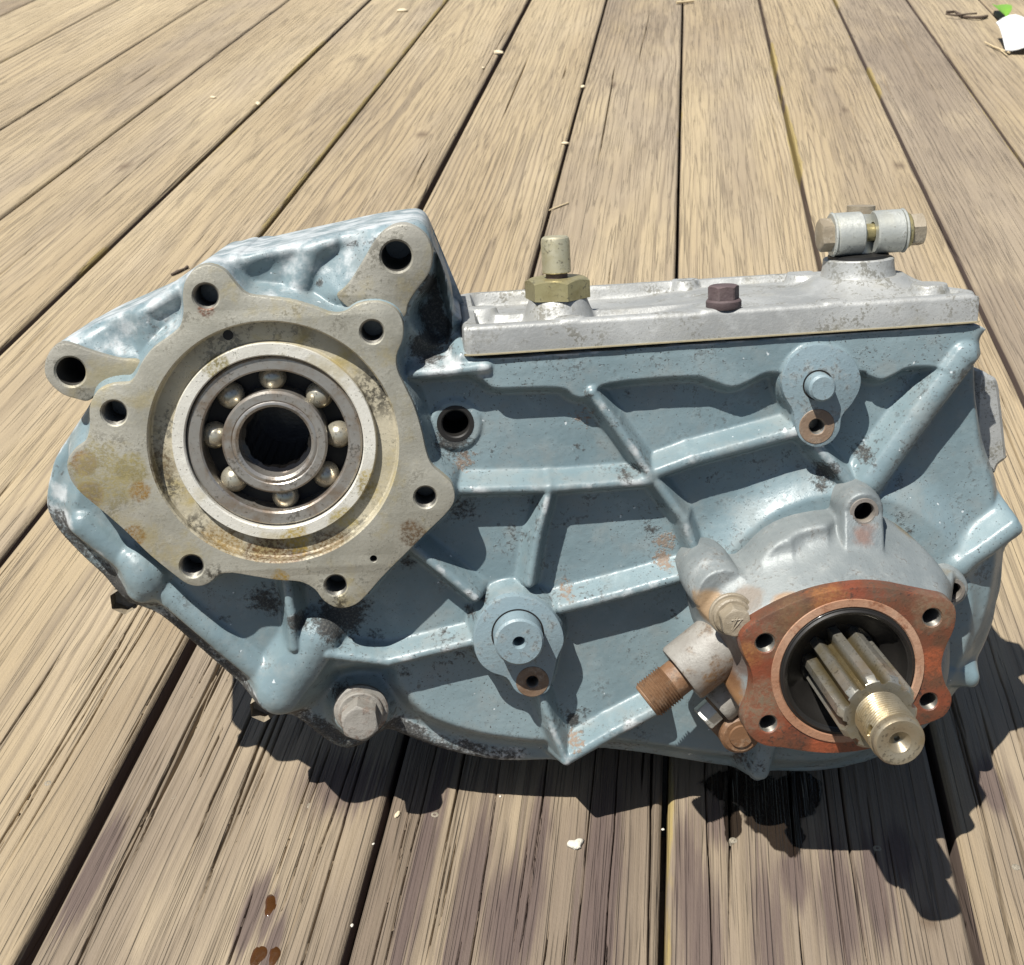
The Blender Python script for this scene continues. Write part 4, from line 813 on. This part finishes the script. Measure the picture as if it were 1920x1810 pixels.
OBm = ccw(catmull(LL(OB, 9), 3)); cB = OBm.mean(0)*.35 + c_o*.65
EARS = [(1172, 200, 10.4, 27, 4.6, (1150, 340)), (1585, 568, 9.2, 22, 4.0, (1470, 615))]
hg = .7; hx_, hy_ = np.meshgrid(np.arange(-20, 160, hg), np.arange(-10, 160, hg))
sdO = poly_sdf(OBm, hx_, hy_); sdF_ = poly_sdf(OFm, hx_, hy_); HH = np.full(hx_.shape, 12.)
HH = smax(HH, smin(HO-8 + 0*HH, HO-8-2.1*(sdF_+.5), 2), 9)
bxo, byo = L(*one(c4, 515, 590), 34); bcx, bcy = L(1335, 1090, 27); uni = sdO.copy()
for x, y, r, top, sl, k in ((bxo, byo, 12.5, 35, 3.0, 8), (bcx, bcy, 11, 26, 2.4, 9), (*L(*one(c4, 930, 330), 36), 9, 30, 1.2, 9), (*L(*one(c4, 760, 400), 36), 8, 33, 1.3, 9)):
    d = np.hypot(hx_-x, hy_-y); HH = smax(HH, top-sl*np.maximum(0, d-r), k)
uni = np.minimum(uni, np.hypot(hx_-bcx, hy_-bcy)-13)
ehs = []
for ex, ey, r, top, hr, (qx, qy) in EARS:
    a = np.array(L(*one(c4, ex, ey), top)); b = np.array(L(*one(c4, qx, qy), top)); d, t_ = seg_sdf(a, b, hx_, hy_)
    uni = smin(uni, d-r, 2); HH = smax(HH, smin(top + 8*t_, top + 8*t_ - 4.5*(d-r+1.2), 2.5), 3.5); ehs.append((a[0], a[1], hr, top))
HH -= np.where(uni > -2.5, 2.5-np.sqrt(np.maximum(6.25-(np.maximum(uni, -2.5)+2.5)**2, 0)), 0)
HH += .5*(fbm(hx_*.09, hy_*.09, 81)-.5) + .2*(fbm(hx_*.5, hy_*.5, 82)-.5)
for a, b, r, dp_, th_ in [hole(c4, 710, 812, 46, HO), hole(c4, 1490, 693, 44, HO), hole(c4, 725, 1190, 42, HO), hole(c4, 1475, 1085, 42, HO)]: HH[np.hypot(hx_-a, hy_-b) < r+.8] = 20
for a, b, r, top in ehs: HH[np.hypot(hx_-a, hy_-b) < r+.6] = -5
HH[np.hypot(hx_-c_o[0], hy_-c_o[1]) < 31.5] = 20
V, Fs, at = grid_mesh(hx_, hy_, HH, uni, {}, 2.)
house = fast_mesh('output_housing', V, Fs, {}, M_house, case, 60)
for a, b, r, top in ehs:
    lathe('ear_spot_face', [(r+2.4, top-1.2), (r+1.9, top+.75), (r+.3, top+.8), (r, top+.3), (r-.1, top-3)], frame((a, b, 0), (0, 0, 1)), M_earh, house, 40)
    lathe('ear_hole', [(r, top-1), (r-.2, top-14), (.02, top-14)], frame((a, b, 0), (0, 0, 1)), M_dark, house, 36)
of_h = [hole(c4, 710, 812, 46, HO, 16), hole(c4, 1490, 693, 44, HO, 16), hole(c4, 725, 1190, 42, HO, 16), hole(c4, 1475, 1085, 42, HO, 16)]
RO = 34.6
ofl = plate_big('output_flange', OFm, HO+.3, HO-8, of_h, c_o, 34.2, M_rust, house)
fo = frame((*c_o, 0), (0, 0, 1))
lathe('seal_ring', [(34.6, HO+.2), (34.4, HO+1.0), (31.2, HO+1.1), (30.6, HO+.5), (30.4, HO-6)], fo, M_ringr, house, 96)
lathe('oil_seal', [(30.6, HO+.3), (30.2, HO+.7), (28.8, HO+.9), (27.2, HO+.2), (26, HO-3), (24, HO-6), (19, HO-9), (17.6, HO-12), (10, HO-14)], fo, M_rubber, house, 96)
lathe('seal_lip', [(29.6, HO+1.0), (28.9, HO+2.0), (27.8, HO+1.2)], fo, M_rubber, house, 96)
# splined shaft with threaded nose
HS0, HS1, HS2 = HO-13, 106., 131.
ro, ri_ = 17.0, 12.2; NS = 10; V, Fc = [], []
ph = math.radians(14)
def tooth(a):
    u = ((a-ph)*NS/(2*math.pi)) % 1
    return ri_ + (ro-ri_)*(np.clip((u-.12)/.20, 0, 1)*np.clip((.88-u)/.20, 0, 1))
ns = 240; An = np.linspace(0, 2*math.pi, ns, endpoint=False); rT = np.array([float(tooth(a)) for a in An])
rows = [(HS0, rT), (HS1-3.2, rT), (HS1-.3, np.minimum(rT+1.6, 15.4)), (HS1, np.minimum(rT+1.6, 15.0)), (HS1, np.full(ns, 10.2))]
for z, r in rows: V += [(c_o[0]+r[i]*math.cos(An[i]), c_o[1]+r[i]*math.sin(An[i]), z) for i in range(ns)]
for k in range(len(rows)-1):
    for i in range(ns): j = (i+1) % ns; Fc.append((k*ns+i, k*ns+j, (k+1)*ns+j, (k+1)*ns+i))
shaft = mesh('splined_shaft', V, Fc, M_shaft, case, 28)
ga = shaft.data.attributes.new('groove', 'FLOAT', 'POINT'); ga.data.foreach_set('value', np.concatenate([np.clip((15.6-r)/2.4, 0, 1)*(1 if z < HS1-1 else .5) for z, r in rows]).astype(np.float32))
nm_a = 144; zs = np.arange(HS1-.5, HS2-1.2, .22); ang = np.linspace(0, 2*math.pi, nm_a, endpoint=False); PT = 1.75
V, Fc = [], []
hd = math.radians(168); zh = HS2-7.6; grv = []
for z in zs:
    for a in ang:
        ph_ = ((z/PT - a/(2*math.pi)) % 1); r = 9.55 + 1.2*(1-abs(2*ph_-1)) if z < HS2-4.6 else 10.35
        da = (a-hd+math.pi) % (2*math.pi)-math.pi; e = math.hypot(da*10.2, z-zh)
        if e < 2.5: r = min(r, 5.5 + 4.9*float(sstep(np.array(e), 1.7, 2.4)))
        V.append((c_o[0]+r*math.cos(a), c_o[1]+r*math.sin(a), z)); grv.append(max(0., min(1., (10.55-r)/.6)) if z < HS2-4.6 or e < 2.5 else 0.)
for r, z in ((9.5, HS2), (6.2, HS2), (5.6, HS2-.35), (4.6, HS2-.5), (2.2, HS2-3.4), (1.2, HS2-4.0), (1.1, HS2-6), (.02, HS2-6.1)):
    for a in ang: V.append((c_o[0]+r*math.cos(a), c_o[1]+r*math.sin(a), z))
nr = len(V)//nm_a
for k in range(nr-1):
    for i in range(nm_a): j = (i+1) % nm_a; Fc.append((k*nm_a+i, k*nm_a+j, (k+1)*nm_a+j, (k+1)*nm_a+i))
thr = mesh('threaded_nose', V, Fc, M_thread, shaft, 40, fix=False)
ga = thr.data.attributes.new('groove', 'FLOAT', 'POINT'); ga.data.foreach_set('value', np.array(grv + [0.]*(len(V)-len(grv)), np.float32))
# housing ears, bolts and the threaded speedometer fitting
bx2_, by2_ = L(*one(c4, 528, 640), 37); zb0 = float(HH[np.argmin(abs(hy_[:, 0]-by2_)), np.argmin(abs(hx_[0]-bx2_))])-1; fr3 = frame((bx2_, by2_, zb0), (0, 0, 1), (math.cos(.5), math.sin(.5), 0))
wb3 = lathe('housing_bolt', [(3, 0), (9.6, 0), (10, .5), (10, 1.8), (9.5, 2.3), (8.6, 2.4), (8.4, 4.4), (7.6, 5), (3, 5)], fr3, M_boltz, house, 40)
hb3 = hexhead('bolt_head', 12.4, 8, (fr3[0]+fr3[3]*5, *fr3[1:]), M_boltz, wb3, rot=.2, cup=.6)
zb = zb0+5+7.7                                         # raised grade mark on the bolt head
def bar(a, b, w=.55): return [(a, b, w)]
Vm, Fm = [], []; px0, py0 = bx2_, by2_
for (ax, ay), (bx4, by4) in (((-2.4, 1.6), (2.8, 1.9)), ((-.9, 2.6), (-1.7, -3.4)), ((-1.7, -3.4), (2.2, 1.8)), ((-2.2, -2.9), (.4, 2.6))):
    v, f = tube_vf([(px0+ax, py0+ay, zb), (px0+bx4, py0+by4, zb)], .34, 6); b = len(Vm); Vm += list(v); Fm += [tuple(b+q for q in ff) for ff in f]
mesh('grade_mark', Vm, Fm, M_boltz, wb3, 40)
HP = 33
p1 = np.array([*L(*one(c4, 318, 958), HP), HP]); p2 = np.array([*L(*one(c4, 166, 1078), HP+3), HP+3]); dv = (p2-p1); ln = np.linalg.norm(dv); dv /= ln
fsp = frame(p1, dv, (0, 0, 1))
sp = lathe('speedometer_fitting', [(15, -48), (14.8, -20), (14.6, -1.2), (13.8, 0), (9, 0), (8.8, -1)], fsp, M_fit, house, 56)
prof = [(0, -1), (8.6, -1), (8.6, 6)]; z = 6.
while z < ln-1: prof += [(9.6, z+.6), (8.5, z+1.35)]; z += 1.35
prof += [(8.6, z+.4), (7.8, z+1.2), (6, z+1.2), (5.6, z-4), (0, z-4)]
lathe('fitting_thread', prof, fsp, M_rustthr, sp, 56)
q = np.array([*L(*one(c4, 470, 1120), HP-6), HP-6]); fq = frame(q, dv*1.0 + np.array([0, -.1, 0]), (0, 0, 1))
lathe('clamp_lug', [(0, -22), (10, -22), (9.6, -3), (8.6, -1.5), (0, -1.5)], fq, M_fit, sp, 36)
hexhead('clamp_bolt_head', 11.5, 7.5, fq, M_zinc, sp, rot=.2)
q2 = np.array([*L(*one(c4, 590, 1235), 30), 30]); lathe('lower_boss', [(0, 34), (5.4, 34), (5.8, 33), (8, 33), (9.6, 31.5), (10.5, 20), (13, 4)], frame((q2[0], q2[1], 0), (0, 0, 1)), M_rustthr, house, 40)


# ------------------------------------------------------------------ small things lying on the deck
M_twig = mat_flat('dark_bark', (.07, .05, .035), .9, var=.5, scale=400)
M_straw = mat_flat('dry_straw', (.45, .36, .22), .7, var=.3, scale=300)
M_leaf = mat_flat('fresh_green_leaf', (.14, .30, .03), .5, var=.3, scale=200)
M_paper = mat_flat('white_paper', (.55, .55, .54), .8, var=.05, scale=80)
M_flake = mat_flat('white_flake', (.50, .47, .40), .8, var=.25, scale=500, bump=.0008)
M_seed = mat_flat('pale_seed_husk', (.52, .44, .30), .7, var=.35, scale=600)
M_drop = mat_flat('brown_oil', (.05, .02, .006), .2, var=.5, coat=.3)
def gp(px, py, z=.0): return np.array(GW(px, py, z))
def chain(name, pix, rad, mat, z=.002, seg=8, parent=None, amp=.0):
    P = catmull(np.array([gp(*p) + np.array([0, 0, z + (amp*math.sin(2.1*i+.4) if amp else 0)]) for i, p in enumerate(pix)] ), 1)
    V, Fc = tube_vf(P, [rad*(.6+.5*random.random()) for _ in P], seg); return mesh(name, V, Fc, mat, parent, 50, mm=False)
t_ = chain('twig', [(1774, 28), (1790, 27), (1805, 35), (1822, 38), (1838, 38), (1850, 34)], .0035, M_twig, .004, amp=.001); tag(t_, 'short dark crooked twig lying on the deck beside the green leaf', 'twig')
chain('side_shoot', [(1772, 34), (1792, 37), (1812, 34), (1830, 33)], .0022, M_twig, .007, parent=t_)
# leaf
V, Fc = [], []; a = gp(1866, 20); b = gp(1884, 46); d = b-a; ln = np.linalg.norm(d); d /= ln; sd2 = np.array([d[1], -d[0], 0])
for zz in (0, -.0006):
    for i in range(9):
        u = i/8; wd = .016*math.sin(math.pi*min(1, u*.92+.04))**.8
        for j in (-1, -.5, 0, .5, 1): V.append(a + d*ln*u + sd2*wd*j + np.array([0, 0, .006 + .012*math.sin(u*2.6) + .004*abs(j) + zz]))
for q in (0, 45):
    for i in range(8):
        for j in range(4): f = (q+i*5+j, q+i*5+j+1, q+(i+1)*5+j+1, q+(i+1)*5+j); Fc.append(f if q == 0 else f[::-1])
rim = [i*5 for i in range(9)] + [41+j for j in range(4)] + [i*5+4 for i in range(7, -1, -1)] + [3, 2, 1]
for i in range(len(rim)): m, n_ = rim[i], rim[(i+1) % len(rim)]; Fc.append((m, n_, n_+45, m+45))
tag(mesh('leaf', V, Fc, M_leaf, None, 60, mm=False), 'small fresh green leaf in a gap between deck planks', 'leaf')
# folded white paper with dry stems under it
V, Fc = [], []; nx_, ny_ = 14, 10; p0 = gp(1862, 74); rx = gp(2010, 66)-p0; ry = gp(1900, 106)-gp(1872, 70)
for zz in (0, -.0015):
    for j in range(ny_):
        for i in range(nx_):
            u, v = i/(nx_-1), j/(ny_-1); z = .006 + .022*math.sin(3.0*u+.8)*(1-.6*v) + .006*math.sin(9*u+4*v) + (.012*max(0, .5-v)); V.append(p0 + rx*u*(1+.1*math.sin(5*v)) + ry*v*(.8+.35*u) + np.array([0, 0, z+zz]))
def gi(l, j, i): return l*nx_*ny_ + j*nx_ + i
for l in (0, 1):
    for j in range(ny_-1):
        for i in range(nx_-1): f = (gi(l, j, i), gi(l, j, i+1), gi(l, j+1, i+1), gi(l, j+1, i)); Fc.append(f if l == 0 else f[::-1])
rim = [(0, i) for i in range(nx_)] + [(j, nx_-1) for j in range(1, ny_)] + [(ny_-1, i) for i in range(nx_-2, -1, -1)] + [(j, 0) for j in range(ny_-2, 0, -1)]
for i in range(len(rim)): m, q = rim[i], rim[(i+1) % len(rim)]; Fc.append((gi(0, *m), gi(0, *q), gi(1, *q), gi(1, *m)))
tag(mesh('paper_scrap', V, Fc, M_paper, None, 40, mm=False), 'crumpled white paper scrap lying on the far deck planks', 'paper')
tag(chain('dry_stem', [(1846, 84), (1866, 94), (1892, 104)], .0022, M_straw, .004), 'pale dry stem sticking out under the white paper, ending in the open', 'stem')
tag(chain('dry_stem', [(1862, 92), (1876, 98), (1888, 108)], .0016, M_straw, .003), 'shorter dry stem crossing the other one beside the white paper', 'stem')
tag(chain('straw', [(1030, 396), (1050, 388), (1066, 382)], .0009, M_straw, .001), 'thin pale straw on the plank behind the brass switch', 'straw')
tag(chain('bark_sliver', [(322, 518), (335, 512), (346, 507), (352, 503)], .0016, M_twig, .0016), 'dark curled bark sliver beside the upper left of the case', 'bark')
tag(chain('splinter', [(1268, 9), (1284, 8), (1300, 6)], .004, M_straw, .004), 'pale wood splinter lying across a gap between far planks', 'splinter')
def lump(name, px, py, r, mat, label, cat, group=None, n=1, flat=.6, el=1.4):
    c = gp(px, py); bm = bmesh.new()
    for i in range(n):
        o = bmesh.ops.create_icosphere(bm, subdivisions=2, radius=r*(.55+.5*random.random() if n > 1 else 1)); off = Vector(((random.random()-.5)*r*1.6, (random.random()-.5)*r*1.2, 0)) if n > 1 else Vector()
        an = random.random()*3
        for v in o['verts']:
            k = 1+.35*(random.random()-.5); x, y, z = v.co*k; x *= el; v.co = Vector((x*math.cos(an)-y*math.sin(an), x*math.sin(an)+y*math.cos(an), z*flat)) + off
    me_ = bpy.data.meshes.new(name); bm.to_mesh(me_); bm.free(); o = link(name, me_, mat, None, 60); o.location = (c[0], c[1], r*flat*.55); return tag(o, label, cat, group)
lump('paint_flake', 1077, 1585, .0026, M_flake, 'white crumbly flake on the plank below the case, largest of the white bits', 'flake', n=5)
G = 'seed husks caught on the far planks'
for px, py, r in ((755, 22, .006), (935, 100, .005), (484, 196, .004), (1093, 164, .0035), (1060, 270, .003), (906, 128, .0022), (400, 184, .003)):
    lump('seed_husk', px, py, r, M_seed, 'pale seed husk on the far planks behind the case', 'husk', G, el=1.7)
G = 'white crumbs on the near planks'
for px, py, r in ((938, 1494, .0006), (1243, 1556, .0007), (660, 1736, .0008), (700, 1583, .0006)):
    lump('crumb', px, py, r, M_flake, 'tiny white crumb on the planks in front of the case', 'crumb', G, el=1.3)
tag(lump('dark_crumb', 745, 1528, .0012, M_seed, 'a', 'seed', el=2), 'tan seed on the plank below the flange bolt', 'seed')
for (px, py, r, e), lb in zip(((507, 1697, .0042, 1.5), (484, 1792, .0046, 1.4), (514, 1792, .004, 1.3)), ('round brown oil drop on the plank, standing apart from the other two', 'larger brown oil drop of the pair near the plank edge', 'smaller brown oil drop of the pair near the plank edge')):
    c = gp(px, py); V, Fc = [], []; m = 28
    for k, (q, z) in enumerate(((1, -.0012), (.93, -.0001), (.7, .0001), (.35, .0002))):
        for i in range(m): a_ = 2*math.pi*i/m; rr_ = r*q*(1+.16*math.sin(2*a_+px)+.1*math.sin(3*a_+1)); V.append((c[0]+rr_*math.cos(a_)*.8, c[1]+rr_*math.sin(a_)*e, z))
    for k in range(3):
        for i in range(m): Fc.append((k*m+i, k*m+(i+1) % m, (k+1)*m+(i+1) % m, (k+1)*m+i))
    Fc.append([3*m+i for i in range(m)]); tag(mesh('oil_drop', V, Fc, M_drop, None, 60, mm=False), lb, 'oil drop', 'brown oil drops on the plank')
